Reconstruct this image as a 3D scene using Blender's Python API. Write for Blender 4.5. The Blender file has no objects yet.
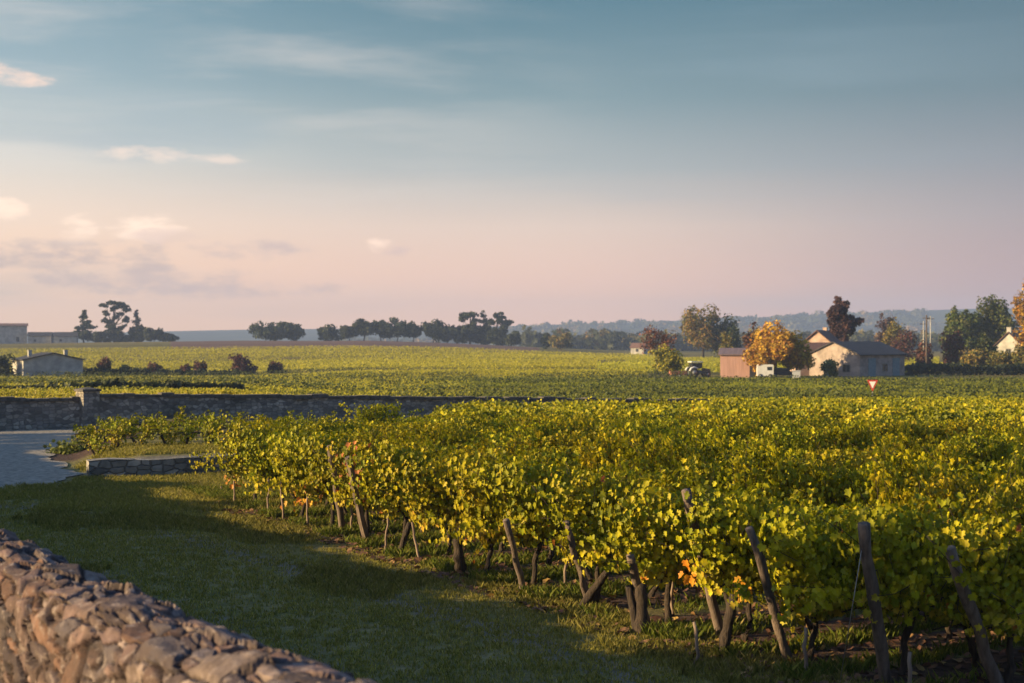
import bpy, math, random
import numpy as np
from mathutils import Vector, Matrix

random.seed(7)
RNG = np.random.default_rng(11)
SC = bpy.context.scene
COL = SC.collection
R = math.radians

# ------------------------------------------------------------------ camera, sky, sun, exposure
CAM_H = 3.2
F = 1024 * 50 / 36.0
cam_d = bpy.data.cameras.new('camera')
cam_d.lens = 50; cam_d.sensor_width = 36; cam_d.clip_start = 0.1; cam_d.clip_end = 9000
cam_d.dof.use_dof = True; cam_d.dof.focus_distance = 19.0; cam_d.dof.aperture_fstop = 2.8
cam = bpy.data.objects.new('camera', cam_d); COL.objects.link(cam)
cam.location = (0, 0, CAM_H); cam.rotation_euler = (R(90 - 0.06), 0, 0)
SC.camera = cam

SUN_EL = R(15.2)
SUN_AZ = math.atan2(-0.972, -0.235)            # compass style angle of the sun, from +Y towards +X
TO_SUN = Vector((math.sin(SUN_AZ) * math.cos(SUN_EL), math.cos(SUN_AZ) * math.cos(SUN_EL), math.sin(SUN_EL)))
sun_d = bpy.data.lights.new('sun', 'SUN'); sun_d.energy = 5.0; sun_d.angle = R(0.6); sun_d.color = (1.0, 0.755, 0.38)
sun = bpy.data.objects.new('sun', sun_d); COL.objects.link(sun)
sun.rotation_euler = (-TO_SUN).to_track_quat('-Z', 'Y').to_euler(); sun.location = (-30, -10, 40)

SC.view_settings.view_transform = 'Standard'; SC.view_settings.look = 'None'
SC.view_settings.gamma = 1; SC.view_settings.exposure = 1.15; SC.view_settings.use_curve_mapping = False
SC.render.engine = 'CYCLES'
SC.cycles.use_denoising = True
SC.cycles.max_bounces = 8; SC.cycles.transmission_bounces = 4; SC.cycles.volume_bounces = 0
SC.cycles.diffuse_bounces = 3; SC.cycles.caustics_reflective = False; SC.cycles.caustics_refractive = False
SC.cycles.transparent_max_bounces = 8


def lin(r, g, b):
    f = lambda c: (c / 255 / 12.92) if c / 255 <= 0.04045 else ((c / 255 + 0.055) / 1.055) ** 2.4
    return (f(r), f(g), f(b), 1.0)


class NT:
    """short hand for building node trees"""
    def __init__(s, tree): s.t = tree
    def n(s, typ, **kw):
        nd = s.t.nodes.new(typ)
        for k, v in kw.items():
            if k.startswith('i_'):
                key = k[2:]; key = int(key) if key.isdigit() else key
                nd.inputs[key].default_value = v
            else: setattr(nd, k, v)
        return nd
    def l(s, a, b): s.t.links.new(a, b)
    def math(s, op, a, b=None, c=None, clamp=False):
        nd = s.t.nodes.new('ShaderNodeMath'); nd.operation = op; nd.use_clamp = clamp
        for i, v in enumerate((a, b, c)):
            if v is None: continue
            if isinstance(v, (int, float)): nd.inputs[i].default_value = v
            else: s.l(v, nd.inputs[i])
        return nd.outputs[0]
    def ramp(s, fac, stops, interp='LINEAR'):
        nd = s.t.nodes.new('ShaderNodeValToRGB'); cr = nd.color_ramp; cr.interpolation = interp
        while len(cr.elements) < len(stops): cr.elements.new(0.5)
        for e, (p, c) in zip(cr.elements, stops):
            e.position = p; e.color = c if len(c) == 4 else (*c, 1)
        s.l(fac, nd.inputs[0]); return nd.outputs[0]
    def mix(s, fac, a, b, mode='MIX'):
        nd = s.t.nodes.new('ShaderNodeMix'); nd.data_type = 'RGBA'; nd.blend_type = mode
        for sock, v in ((nd.inputs[0], fac), (nd.inputs[6], a), (nd.inputs[7], b)):
            if isinstance(v, (int, float)): sock.default_value = v
            elif isinstance(v, tuple): sock.default_value = v if len(v) == 4 else (*v, 1)
            else: s.l(v, sock)
        return nd.outputs[2]
    def maprange(s, v, a, b, c=0.0, d=1.0, smooth=True):
        nd = s.t.nodes.new('ShaderNodeMapRange'); nd.interpolation_type = 'SMOOTHSTEP' if smooth else 'LINEAR'
        s.l(v, nd.inputs[0])
        for i, q in enumerate((a, b, c, d)): nd.inputs[1 + i].default_value = q
        return nd.outputs[0]


def build_world():
    w = bpy.data.worlds.new('World'); SC.world = w; w.use_nodes = True
    t = w.node_tree; t.nodes.clear(); k = NT(t)
    out = k.n('ShaderNodeOutputWorld'); bg = k.n('ShaderNodeBackground'); bg.inputs[1].default_value = 0.1
    sky = k.n('ShaderNodeTexSky'); sky.sky_type = 'NISHITA'; sky.sun_disc = False
    sky.sun_elevation = SUN_EL; sky.sun_rotation = SUN_AZ; sky.air_density = 1.4; sky.dust_density = 2.5
    tc = k.n('ShaderNodeTexCoord'); sep = k.n('ShaderNodeSeparateXYZ'); k.l(tc.outputs['Generated'], sep.inputs[0])
    x, y, z = sep.outputs
    az = k.math('ARCTAN2', x, y)                       # 0 straight ahead, negative to the sunset side
    hor = k.math('SQRT', k.math('ADD', k.math('MULTIPLY', x, x), k.math('MULTIPLY', y, y)))
    el = k.math('DIVIDE', z, k.math('MAXIMUM', hor, 0.02))
    # tangent of elevation; 0.24 is about 13.5 degrees
    f = k.math('MULTIPLY', el, 1 / 0.6, clamp=True)
    P = lambda v: v / 0.6
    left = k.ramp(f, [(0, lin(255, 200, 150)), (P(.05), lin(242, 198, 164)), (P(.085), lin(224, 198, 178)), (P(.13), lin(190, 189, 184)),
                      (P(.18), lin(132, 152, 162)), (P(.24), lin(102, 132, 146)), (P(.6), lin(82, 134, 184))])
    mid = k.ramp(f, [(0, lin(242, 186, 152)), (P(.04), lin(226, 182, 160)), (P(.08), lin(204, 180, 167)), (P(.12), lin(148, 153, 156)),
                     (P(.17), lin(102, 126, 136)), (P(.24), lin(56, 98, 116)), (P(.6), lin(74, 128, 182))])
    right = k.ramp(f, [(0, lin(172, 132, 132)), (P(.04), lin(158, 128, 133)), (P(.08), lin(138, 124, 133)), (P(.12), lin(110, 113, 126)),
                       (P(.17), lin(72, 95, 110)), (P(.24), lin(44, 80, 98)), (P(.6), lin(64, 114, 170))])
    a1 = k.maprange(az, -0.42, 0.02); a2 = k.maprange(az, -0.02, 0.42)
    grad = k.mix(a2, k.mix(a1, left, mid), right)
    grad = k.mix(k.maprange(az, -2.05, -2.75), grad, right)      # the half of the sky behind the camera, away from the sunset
    # long thin streaks of high cloud
    def vec(sx, sy, off=0.0):
        c = k.n('ShaderNodeCombineXYZ'); k.l(k.math('MULTIPLY_ADD', az, sx, off), c.inputs[0]); k.l(k.math('MULTIPLY_ADD', el, sy, k.math('MULTIPLY', az, sx * 0.0)), c.inputs[1]); return c.outputs[0]
    n1 = k.n('ShaderNodeTexNoise', i_Scale=1.0, i_Detail=6.0, i_Roughness=0.55, i_Distortion=0.3); k.l(vec(3.0, 22.0, 1.3), n1.inputs['Vector'])
    st = k.maprange(n1.outputs['Fac'], 0.42, 0.68)
    st = k.math('MULTIPLY', st, k.maprange(az, 0.12, -0.25))
    st = k.math('MULTIPLY', st, k.maprange(el, 0.03, 0.12, 0.3, 1.0))
    grad = k.mix(k.math('MULTIPLY', st, 0.55), grad, lin(206, 194, 186))
    n1b = k.n('ShaderNodeTexNoise', i_Scale=1.0, i_Detail=5.0, i_Roughness=0.5); k.l(vec(2.2, 17.0, 7.7), n1b.inputs['Vector'])
    sd = k.math('MULTIPLY', k.maprange(n1b.outputs['Fac'], 0.5, 0.72), k.maprange(az, 0.5, -0.25))
    grad = k.mix(k.math('MULTIPLY', sd, 0.55), grad, lin(132, 150, 162))
    # small clouds low over the sunset side: (azimuth tangent, elevation tangent, half width, half height, colour, strength)
    nz = k.n('ShaderNodeTexNoise', i_Scale=1.0, i_Detail=7.0, i_Roughness=0.6); k.l(vec(34.0, 90.0), nz.inputs['Vector'])
    for (px, py, hw, hh, c, s) in (
            (8, 76, 34, 10, lin(240, 202, 180), .7), (150, 154, 40, 8, lin(240, 210, 190), .55), (215, 159, 30, 5, lin(238, 208, 190), .45),
            (150, 228, 36, 12, lin(255, 224, 200), .8), (76, 229, 20, 14, lin(255, 224, 200), .75), (2, 208, 24, 9, lin(255, 222, 198), .75),
            (168, 236, 30, 8, lin(206, 176, 166), .6), (378, 245, 12, 7, lin(255, 220, 196), .7), (396, 251, 14, 5, lin(196, 168, 164), .7),
            (30, 258, 130, 16, lin(182, 160, 154), .85), (150, 281, 90, 13, lin(190, 164, 156), .8), (250, 250, 60, 9, lin(188, 164, 160), .8),
            (215, 290, 110, 10, lin(190, 162, 156), .7), (60, 243, 70, 6, lin(196, 172, 162), .6)):
        ca = math.atan((px - 512) / F); ce = (340 - py) / F * math.cos(ca); wa, we = hw / F, hh / F
        da = k.math('DIVIDE', k.math('SUBTRACT', az, ca), wa); de = k.math('DIVIDE', k.math('SUBTRACT', el, ce), we)
        r2 = k.math('ADD', k.math('MULTIPLY', da, da), k.math('MULTIPLY', de, de))
        m = k.math('SUBTRACT', 1.0, k.math('MULTIPLY', r2, 0.55))
        m = k.math('ADD', m, k.math('MULTIPLY', k.math('SUBTRACT', nz.outputs['Fac'], 0.56), 3.6))
        grad = k.mix(k.math('MULTIPLY', k.maprange(m, 0.0, 1.1), s), grad, c)
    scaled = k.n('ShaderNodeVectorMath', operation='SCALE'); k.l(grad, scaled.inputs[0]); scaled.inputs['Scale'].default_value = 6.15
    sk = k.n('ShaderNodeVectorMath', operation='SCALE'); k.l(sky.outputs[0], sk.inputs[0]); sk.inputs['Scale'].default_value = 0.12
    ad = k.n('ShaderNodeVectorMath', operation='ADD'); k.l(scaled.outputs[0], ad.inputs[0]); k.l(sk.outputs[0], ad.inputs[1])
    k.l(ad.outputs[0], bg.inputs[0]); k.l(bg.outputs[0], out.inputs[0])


build_world()


# ------------------------------------------------------------------ materials
def attr(k, name='tint'):
    a = k.n('ShaderNodeAttribute'); a.attribute_name = name; return a


def foliage_mat(name, trans=0.4, gain=1.6, rough=0.5, spec=0.25, vary=0.25):
    m = bpy.data.materials.new(name); m.use_nodes = True; t = m.node_tree; t.nodes.clear(); k = NT(t)
    out = k.n('ShaderNodeOutputMaterial'); a = attr(k)
    oi = k.n('ShaderNodeObjectInfo'); g = k.n('ShaderNodeNewGeometry')
    ns = k.n('ShaderNodeTexNoise', i_Scale=14.0, i_Detail=3.0); tc = k.n('ShaderNodeTexCoord'); k.l(tc.outputs['Object'], ns.inputs['Vector'])
    hs = k.n('ShaderNodeHueSaturation'); k.l(a.outputs['Color'], hs.inputs['Color'])
    k.l(k.maprange(oi.outputs['Random'], 0, 1, 0.485, 0.515, False), hs.inputs['Hue'])
    k.l(k.maprange(ns.outputs['Fac'], 0.3, 0.7, 1 - vary, 1 + vary, False), hs.inputs['Value'])
    b = k.n('ShaderNodeBsdfPrincipled', i_Roughness=rough); b.inputs['Specular IOR Level'].default_value = spec
    k.l(hs.outputs[0], b.inputs['Base Color'])
    tr = k.n('ShaderNodeBsdfTranslucent')
    sc = k.n('ShaderNodeVectorMath', operation='SCALE'); k.l(hs.outputs[0], sc.inputs[0]); sc.inputs['Scale'].default_value = gain
    k.l(sc.outputs[0], tr.inputs[0])
    mx = k.n('ShaderNodeMixShader', i_0=trans); k.l(b.outputs[0], mx.inputs[1]); k.l(tr.outputs[0], mx.inputs[2])
    k.l(mx.outputs[0], out.inputs[0]); return m


def mat(name, c1, c2=None, scale=3.0, rough=0.8, bump=0.0, bscale=None, stretch=(1, 1, 1), spec=0.3, detail=6, lo=0.35, hi=0.65, metal=0.0):
    m = bpy.data.materials.new(name); m.use_nodes = True; t = m.node_tree; k = NT(t)
    b = t.nodes['Principled BSDF']; b.inputs['Roughness'].default_value = rough; b.inputs['Specular IOR Level'].default_value = spec
    b.inputs['Metallic'].default_value = metal
    tc = k.n('ShaderNodeTexCoord'); mp = k.n('ShaderNodeMapping'); mp.inputs['Scale'].default_value = stretch
    k.l(tc.outputs['Object'], mp.inputs[0])
    ns = k.n('ShaderNodeTexNoise', i_Scale=scale, i_Detail=float(detail), i_Roughness=0.6); k.l(mp.outputs[0], ns.inputs['Vector'])
    c2 = c2 or tuple(c * 0.7 for c in c1[:3])
    k.l(k.ramp(ns.outputs['Fac'], [(lo, c1), (hi, c2)]), b.inputs['Base Color'])
    if bump:
        n2 = k.n('ShaderNodeTexNoise', i_Scale=bscale or scale * 4, i_Detail=6.0, i_Roughness=0.65); k.l(mp.outputs[0], n2.inputs['Vector'])
        bp = k.n('ShaderNodeBump', i_Strength=bump, i_Distance=0.03); k.l(n2.outputs['Fac'], bp.inputs['Height']); k.l(bp.outputs[0], b.inputs['Normal'])
    return m


def masonry_mat(name, c1, c2, mortar, bw=0.42, bh=0.2, bump=0.7):
    """coursed rubble: warped brick texture with stains, running along local x / z"""
    m = bpy.data.materials.new(name); m.use_nodes = True; t = m.node_tree; k = NT(t)
    b = t.nodes['Principled BSDF']; b.inputs['Roughness'].default_value = 0.92; b.inputs['Specular IOR Level'].default_value = 0.15
    tc = k.n('ShaderNodeTexCoord'); sep = k.n('ShaderNodeSeparateXYZ'); k.l(tc.outputs['Object'], sep.inputs[0])
    nw = k.n('ShaderNodeTexNoise', i_Scale=3.5, i_Detail=4.0); k.l(tc.outputs['Object'], nw.inputs['Vector'])
    wob = k.math('MULTIPLY', k.math('SUBTRACT', nw.outputs['Fac'], 0.5), 0.10)
    c = k.n('ShaderNodeCombineXYZ'); k.l(k.math('MULTIPLY', k.math('ADD', k.math('ADD', sep.outputs[0], sep.outputs[1]), wob), 1 / bw), c.inputs[0]); k.l(k.math('MULTIPLY', k.math('ADD', sep.outputs[2], wob), 1 / bh), c.inputs[1])
    va = k.n('ShaderNodeTexVoronoi', i_Scale=1.0, i_Randomness=0.78); va.voronoi_dimensions = '2D'; k.l(c.outputs[0], va.inputs['Vector'])
    ve = k.n('ShaderNodeTexVoronoi', i_Scale=1.0, i_Randomness=0.78); ve.voronoi_dimensions = '2D'; ve.feature = 'DISTANCE_TO_EDGE'; k.l(c.outputs[0], ve.inputs['Vector'])
    sc3 = k.n('ShaderNodeSeparateColor'); k.l(va.outputs['Color'], sc3.inputs[0])
    stone = k.ramp(sc3.outputs[0], [(0, tuple(q * .55 for q in c2)), (.45, c2), (.8, c1), (1, tuple(min(1, q * 1.35) for q in c1))])
    joint = k.maprange(ve.outputs['Distance'], .10, .02)
    class br: outputs = {'Color': k.mix(joint, stone, mortar), 'Fac': joint}
    n2 = k.n('ShaderNodeTexNoise', i_Scale=5.0, i_Detail=8.0, i_Roughness=0.7); k.l(tc.outputs['Object'], n2.inputs['Vector'])
    n3 = k.n('ShaderNodeTexNoise', i_Scale=0.6, i_Detail=5.0, i_Roughness=0.65); k.l(tc.outputs['Object'], n3.inputs['Vector'])
    col = k.mix(k.maprange(n2.outputs['Fac'], 0.4, 0.7, 0, 0.6), br.outputs['Color'], tuple(q * 0.4 for q in c1))
    col = k.mix(k.maprange(n3.outputs['Fac'], 0.45, 0.7, 0, 0.55), col, (0.07, 0.07, 0.06))
    k.l(col, b.inputs['Base Color'])
    bp = k.n('ShaderNodeBump', i_Strength=bump, i_Distance=0.04)
    k.l(k.math('SUBTRACT', k.math('MULTIPLY', n2.outputs['Fac'], 0.7), br.outputs['Fac']), bp.inputs['Height']); k.l(bp.outputs[0], b.inputs['Normal'])
    return m


M = {}
M['vine_leaf'] = foliage_mat('vine_leaf', 0.20, 1.6, 0.5, 0.16)
M['crown_leaf'] = foliage_mat('crown_leaf', 0.25, 1.3, 0.6, 0.2)
M['grass_blade'] = foliage_mat('grass_blade', 0.35, 1.5, 0.6, 0.12)
M['litter'] = foliage_mat('litter', 0.1, 1.0, 0.7, 0.2)
M['bark'] = mat('vine_bark', (.075, .052, .038), (.025, .018, .015), 30, .9, .9, 60, (1, 1, .25))
M['tree_bark'] = mat('tree_bark', (.07, .055, .045), (.03, .025, .02), 4, .9, .6, 12, (1, 1, .3))
M['cane'] = mat('cane', (.16, .085, .045), (.09, .05, .03), 40, .7)
M['post_wood'] = mat('post_wood', (.20, .145, .115), (.07, .05, .042), 14, .85, .7, 40, (1, 1, .07))
M['stake_wood'] = mat('stake_wood', (.30, .215, .165), (.14, .095, .075), 16, .85, .5, 40, (1, 1, .1))
M['wire'] = mat('galvanised_wire', (.35, .34, .33), (.2, .17, .15), 30, .45, metal=0.7)
M['far_wall'] = masonry_mat('far_wall_stone', (.40, .35, .30), (.27, .24, .22), (.19, .17, .155), 0.22, 0.125)
M['coping'] = mat('coping_stone', (.15, .13, .115), (.06, .055, .05), 4, .95, .6, 18)
M['kerb_stone'] = masonry_mat('kerb_stone', (.36, .32, .28), (.24, .22, .20), (.17, .15, .135), 0.30, 0.14, .9)
M['concrete'] = mat('road_concrete', (.33, .29, .245), (.19, .165, .14), 7.0, .97, 1.0, 40, detail=15, lo=.36, hi=.64, stretch=(1, .6, 1), spec=.1)
M['plaster_pale'] = mat('plaster_pale', (.50, .47, .43), (.30, .28, .26), .9, .9, .2, 8)
M['plaster_pink'] = mat('plaster_pink', (.54, .38, .31), (.30, .205, .17), 1.0, .9, .3, 8)
M['plaster_house'] = mat('plaster_house', (.42, .325, .285), (.22, .175, .155), 1.0, .9, .3, 8)
M['plank_pink'] = mat('plank_pink', (.46, .27, .23), (.31, .18, .155), 2.2, .85, .3, 9, (3, 3, .15))
M['roof_slate'] = mat('roof_slate', (.055, .05, .055), (.03, .028, .032), 1.2, .8, .5, 6, (1, 3, 3))
M['roof_tile'] = mat('roof_tile', (.20, .105, .08), (.11, .065, .055), 1.4, .9, .5, 7, (4, 1, 1))
M['roof_sheet'] = mat('roof_sheet', (.17, .12, .125), (.12, .085, .09), 1.1, .6, .5, 5, (6, .3, .3))
M['window'] = mat('window_glass', (.03, .035, .04), (.02, .022, .025), 2, .15, spec=.6)
M['shutter'] = mat('shutter', (.20, .26, .29), (.14, .19, .22), 3, .7)
M['white_paint'] = mat('white_paint', (.72, .70, .68), (.6, .58, .56), 2, .45)
M['frame_paint'] = mat('frame_paint', (.22, .20, .185), (.16, .145, .135), 3, .7)
M['dark_paint'] = mat('dark_paint', (.03, .032, .036), (.02, .02, .022), 2, .4)
M['tractor_paint'] = mat('tractor_paint', (.06, .085, .10), (.04, .05, .06), 2, .4)
M['rubber'] = mat('rubber', (.02, .02, .02), (.03, .028, .026), 8, .9)
M['steel'] = mat('steel', (.35, .35, .36), (.25, .25, .25), 5, .45, metal=.5)
M['red_wood'] = mat('red_wood', (.45, .17, .10), (.3, .12, .08), 3, .8)
M['sign_red'] = mat('sign_red', (.55, .05, .035), (.46, .05, .035), 2, .4)
M['sign_white'] = mat('sign_white', (.85, .84, .82), (.78, .77, .75), 2, .4)
M['pole_wood'] = mat('pole_wood', (.13, .10, .085), (.08, .06, .05), 6, .9, .4, 10, (1, 1, .1))


def ground_mat():
    m = bpy.data.materials.new('ground_earth'); m.use_nodes = True; t = m.node_tree; k = NT(t)
    b = t.nodes['Principled BSDF']; b.inputs['Roughness'].default_value = 0.95; b.inputs['Specular IOR Level'].default_value = 0.1
    g = k.n('ShaderNodeNewGeometry'); pos = g.outputs['Position']
    sep = k.n('ShaderNodeSeparateColor'); k.l(attr(k, 'zones').outputs['Color'], sep.inputs[0])
    def noise(scale, detail=6.0, rough=.6):
        n = k.n('ShaderNodeTexNoise', i_Scale=scale, i_Detail=detail, i_Roughness=rough); k.l(pos, n.inputs['Vector']); return n.outputs['Fac']
    n_big, n_mid, n_fine, n_grain = noise(.35), noise(2.2), noise(9.0), noise(45.0, 4.0)
    grass = k.ramp(n_mid, [(.32, (.12, .11, .035)), (.5, (.18, .155, .05)), (.7, (.25, .20, .10))])
    grass = k.mix(k.maprange(n_fine, .35, .65, 0, .5), grass, (.075, .068, .03))
    dry = k.ramp(n_fine, [(.3, (.06, .045, .03)), (.7, (.17, .13, .085))])
    grass = k.mix(k.maprange(n_big, .5, .68, 0, .5), grass, dry)
    soil = k.ramp(n_fine, [(.3, (.035, .022, .017)), (.55, (.085, .052, .040)), (.75, (.15, .10, .075))])
    gravel = k.ramp(n_grain, [(.3, (.10, .085, .06)), (.7, (.20, .17, .125))])
    sm = k.maprange(k.math('ADD', sep.outputs[0], k.math('MULTIPLY', k.math('SUBTRACT', n_fine, .5), .9)), .40, .62)
    gm = k.maprange(k.math('ADD', sep.outputs[1], k.math('MULTIPLY', k.math('SUBTRACT', k.math('ADD', k.math('MULTIPLY', n_mid, .6), k.math('MULTIPLY', n_fine, .4)), .5), 2.2)), .45, .75)
    near = k.mix(gm, k.mix(sm, grass, soil), gravel)
    # far fields: long bands of vines and stubble, forest on the far hills (blue channel picks the zone)
    mp = k.n('ShaderNodeMapping'); mp.inputs['Scale'].default_value = (.004, .05, 1); k.l(pos, mp.inputs[0])
    nb = k.n('ShaderNodeTexNoise', i_Scale=1.0, i_Detail=5.0, i_Roughness=.65); k.l(mp.outputs[0], nb.inputs['Vector'])
    field = k.ramp(nb.outputs['Fac'], [(.36, (.085, .075, .018)), (.5, (.13, .105, .026)), (.62, (.17, .125, .04))])
    forest = k.ramp(noise(.008, 8.0, .7), [(.35, (.018, .030, .022)), (.6, (.05, .06, .036)), (.75, (.10, .09, .05))])
    plough = k.ramp(nb.outputs['Fac'], [(.35, (.11, .062, .05)), (.65, (.16, .095, .07))])
    zb = sep.outputs[2]
    col = k.mix(k.maprange(zb, .05, .30), near, field)
    col = k.mix(k.maprange(zb, .40, .55), col, plough)
    col = k.mix(k.maprange(zb, .75, .95), col, forest)
    k.l(col, b.inputs['Base Color'])
    bp = k.n('ShaderNodeBump', i_Strength=.9, i_Distance=.05); k.l(k.math('ADD', n_fine, k.math('MULTIPLY', n_grain, .35)), bp.inputs['Height']); k.l(bp.outputs[0], b.inputs['Normal'])
    return m


M['ground'] = ground_mat()


def wall_stone_mat():
    m = bpy.data.materials.new('old_wall_stone'); m.use_nodes = True; t = m.node_tree; k = NT(t)
    b = t.nodes['Principled BSDF']; b.inputs['Roughness'].default_value = .9; b.inputs['Specular IOR Level'].default_value = .2
    tc = k.n('ShaderNodeTexCoord'); a = attr(k)
    def noise(scale, d=8.0, r=.65):
        n = k.n('ShaderNodeTexNoise', i_Scale=scale, i_Detail=d, i_Roughness=r); k.l(tc.outputs['Object'], n.inputs['Vector']); return n.outputs['Fac']
    n1, n2, n3 = noise(6.0), noise(17.0), noise(60.0)
    col = k.mix(k.maprange(n1, .42, .62, 0, .75), a.outputs['Color'], (.09, .062, .055))
    col = k.mix(k.maprange(n2, .52, .72, 0, .75), col, (.33, .26, .235))
    col = k.mix(k.maprange(n2, .46, .30, 0, .7), col, (.045, .033, .032))
    k.l(col, b.inputs['Base Color'])
    bp = k.n('ShaderNodeBump', i_Strength=.9, i_Distance=.02); k.l(k.math('ADD', n2, k.math('MULTIPLY', n3, .5)), bp.inputs['Height']); k.l(bp.outputs[0], b.inputs['Normal'])
    return m


M['old_wall'] = wall_stone_mat()


# ------------------------------------------------------------------ mesh helpers
class MB:
    """collects polygons and links them as one mesh object"""
    def __init__(s): s.v = []; s.l = []; s.c = []; s.col = []; s.n = 0; s.smooth = []
    def add(s, verts, loops, counts, col=None, smooth=False):
        verts = np.asarray(verts, float).reshape(-1, 3); loops = np.asarray(loops, np.int64).ravel(); counts = np.asarray(counts, np.int64).ravel()
        s.v.append(verts); s.l.append(loops + s.n); s.c.append(counts); s.smooth.append(np.full(len(counts), smooth))
        col = np.array([.2, .2, .2]) if col is None else np.asarray(col, float)
        s.col.append(np.broadcast_to(col, (len(verts), 3))); s.n += len(verts); return s
    def faces(s, verts, faces, col=None, smooth=False):
        return s.add(verts, [i for f in faces for i in f], [len(f) for f in faces], col, smooth)
    def box(s, x0, x1, y0, y1, z0, z1, col=None):
        v = [(x, y, z) for z in (z0, z1) for y in (y0, y1) for x in (x0, x1)]
        return s.faces(v, [(0, 2, 3, 1), (4, 5, 7, 6), (0, 1, 5, 4), (2, 6, 7, 3), (0, 4, 6, 2), (1, 3, 7, 5)], col)
    def tube(s, path, rad, n=6, col=None, cap=True):
        path = np.asarray(path, float); rad = np.broadcast_to(np.asarray(rad, float), (len(path),))
        tan = np.gradient(path, axis=0); tan /= np.linalg.norm(tan, axis=1)[:, None] + 1e-9
        ref = np.where(np.abs(tan[:, 2:3]) > .9, np.array([[1., 0, 0]]), np.array([[0, 0, 1.]]))
        a = np.cross(tan, ref); a /= np.linalg.norm(a, axis=1)[:, None] + 1e-9; b = np.cross(tan, a)
        th = np.arange(n) * 2 * np.pi / n
        v = path[:, None] + rad[:, None, None] * (np.cos(th)[None, :, None] * a[:, None] + np.sin(th)[None, :, None] * b[:, None])
        fs = []
        for i in range(len(path) - 1):
            for j in range(n):
                j2 = (j + 1) % n; fs.append((i * n + j, i * n + j2, (i + 1) * n + j2, (i + 1) * n + j))
        if cap: fs += [tuple(range(n))[::-1], tuple(range((len(path) - 1) * n, len(path) * n))]
        return s.faces(v.reshape(-1, 3), fs, col, True)
    def build(s, name, m, parent=None, link=True):
        me = bpy.data.meshes.new(name)
        v = np.concatenate(s.v); l = np.concatenate(s.l); c = np.concatenate(s.c)
        me.vertices.add(len(v)); me.vertices.foreach_set('co', v.astype(np.float32).ravel())
        me.loops.add(len(l)); me.loops.foreach_set('vertex_index', l.astype(np.int32))
        me.polygons.add(len(c)); me.polygons.foreach_set('loop_start', (np.cumsum(c) - c).astype(np.int32)); me.polygons.foreach_set('loop_total', c.astype(np.int32))
        me.polygons.foreach_set('use_smooth', np.concatenate(s.smooth))
        me.update(calc_edges=True)
        at = me.color_attributes.new('tint', 'FLOAT_COLOR', 'POINT'); cc = np.concatenate(s.col)
        at.data.foreach_set('color', np.concatenate([cc, np.ones((len(cc), 1))], 1).astype(np.float32).ravel())
        me.materials.append(m)
        o = bpy.data.objects.new(name, me)
        if link: COL.objects.link(o)
        if parent is not None: o.parent = parent
        return o


def tag(o, label=None, cat=None, group=None, kind=None):
    if label: o['label'] = label
    if cat: o['category'] = cat
    if group: o['group'] = group
    if kind: o['kind'] = kind
    return o


def empty(name, loc, rz=0.0):
    o = bpy.data.objects.new(name, None); COL.objects.link(o); o.location = loc; o.rotation_euler = (0, 0, rz); o.empty_display_size = .2
    return o


def copy_tree(o, parent=None, kids={}):
    c = o.copy(); COL.objects.link(c); c.parent = parent
    for ch in o.children: copy_tree(ch, c)
    return c


# leaf shapes: x across, y along (0 at the stalk, 1 at the tip), z off the blade
def leaf_template(half):
    half = np.array(half, float)
    n = len(half)
    v = [(0, 0, 0), (0, 1.0, -.10)] + [(p[0], p[1], p[2]) for p in half] + [(-p[0], p[1], p[2]) for p in half]
    f1 = [0] + [2 + i for i in range(n)] + [1]; f2 = [0, 1] + [2 + n + i for i in range(n)][::-1]
    return np.array(v), np.array(f1 + f2), np.array([n + 2, n + 2])


LEAF = leaf_template([(.30, -.16, .10), (.56, .12, .24), (.40, .30, .15), (.60, .56, .18), (.26, .66, .04)])
LEAF_LOW = leaf_template([(.55, .08, .12), (.52, .55, .09)])
CLUMP = leaf_template([(.5, -.05, .18), (.28, .22, .05), (.72, .45, .2), (.3, .62, .02), (.42, .95, .1)])


def norm(a): return a / (np.linalg.norm(a, axis=-1, keepdims=True) + 1e-9)


def leaves(mb, P, N, T, size, col, tmpl):
    v, l, c = tmpl
    N = norm(N); X = norm(np.cross(T, N)); Y = np.cross(N, X)
    size = np.asarray(size).reshape(-1, 1, 1)
    V = P[:, None] + size * (v[None, :, 0:1] * X[:, None] + v[None, :, 1:2] * Y[:, None] + v[None, :, 2:3] * N[:, None])
    n = len(P); off = (np.arange(n) * len(v))[:, None]
    mb.add(V.reshape(-1, 3), (l[None] + off).ravel(), np.tile(c, n), np.repeat(col, len(v), 0))


def pick_cols(rng, n, cols, w):
    idx = rng.choice(len(cols), n, p=np.array(w) / sum(w))
    return np.array(cols)[idx] * rng.uniform(.75, 1.25, (n, 1))


# ------------------------------------------------------------------ the lie of the land
ED = np.array([-.5, .866]); RD = np.array([.866, .5])      # along the row ends / along the rows


def st(x, y): return x * ED[0] + y * ED[1], x * RD[0] + y * RD[1]
def xy(s, t): return s * ED[0] + t * RD[0], s * ED[1] + t * RD[1]
def ss(v, a, b):
    q = np.clip((v - a) / (b - a), 0, 1); return q * q * (3 - 2 * q)


def fbm(x, y, seed=0, octs=4):
    rg = np.random.default_rng(seed); out = 0; amp = 1
    for o in range(octs):
        for _ in range(3):
            a = rg.uniform(0, 2 * np.pi); f = 2 ** o * rg.uniform(.8, 1.3); p = rg.uniform(0, 6.28)
            out = out + amp * np.sin((x * np.cos(a) + y * np.sin(a)) * f + p) / 3
        amp *= .5
    return out


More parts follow.
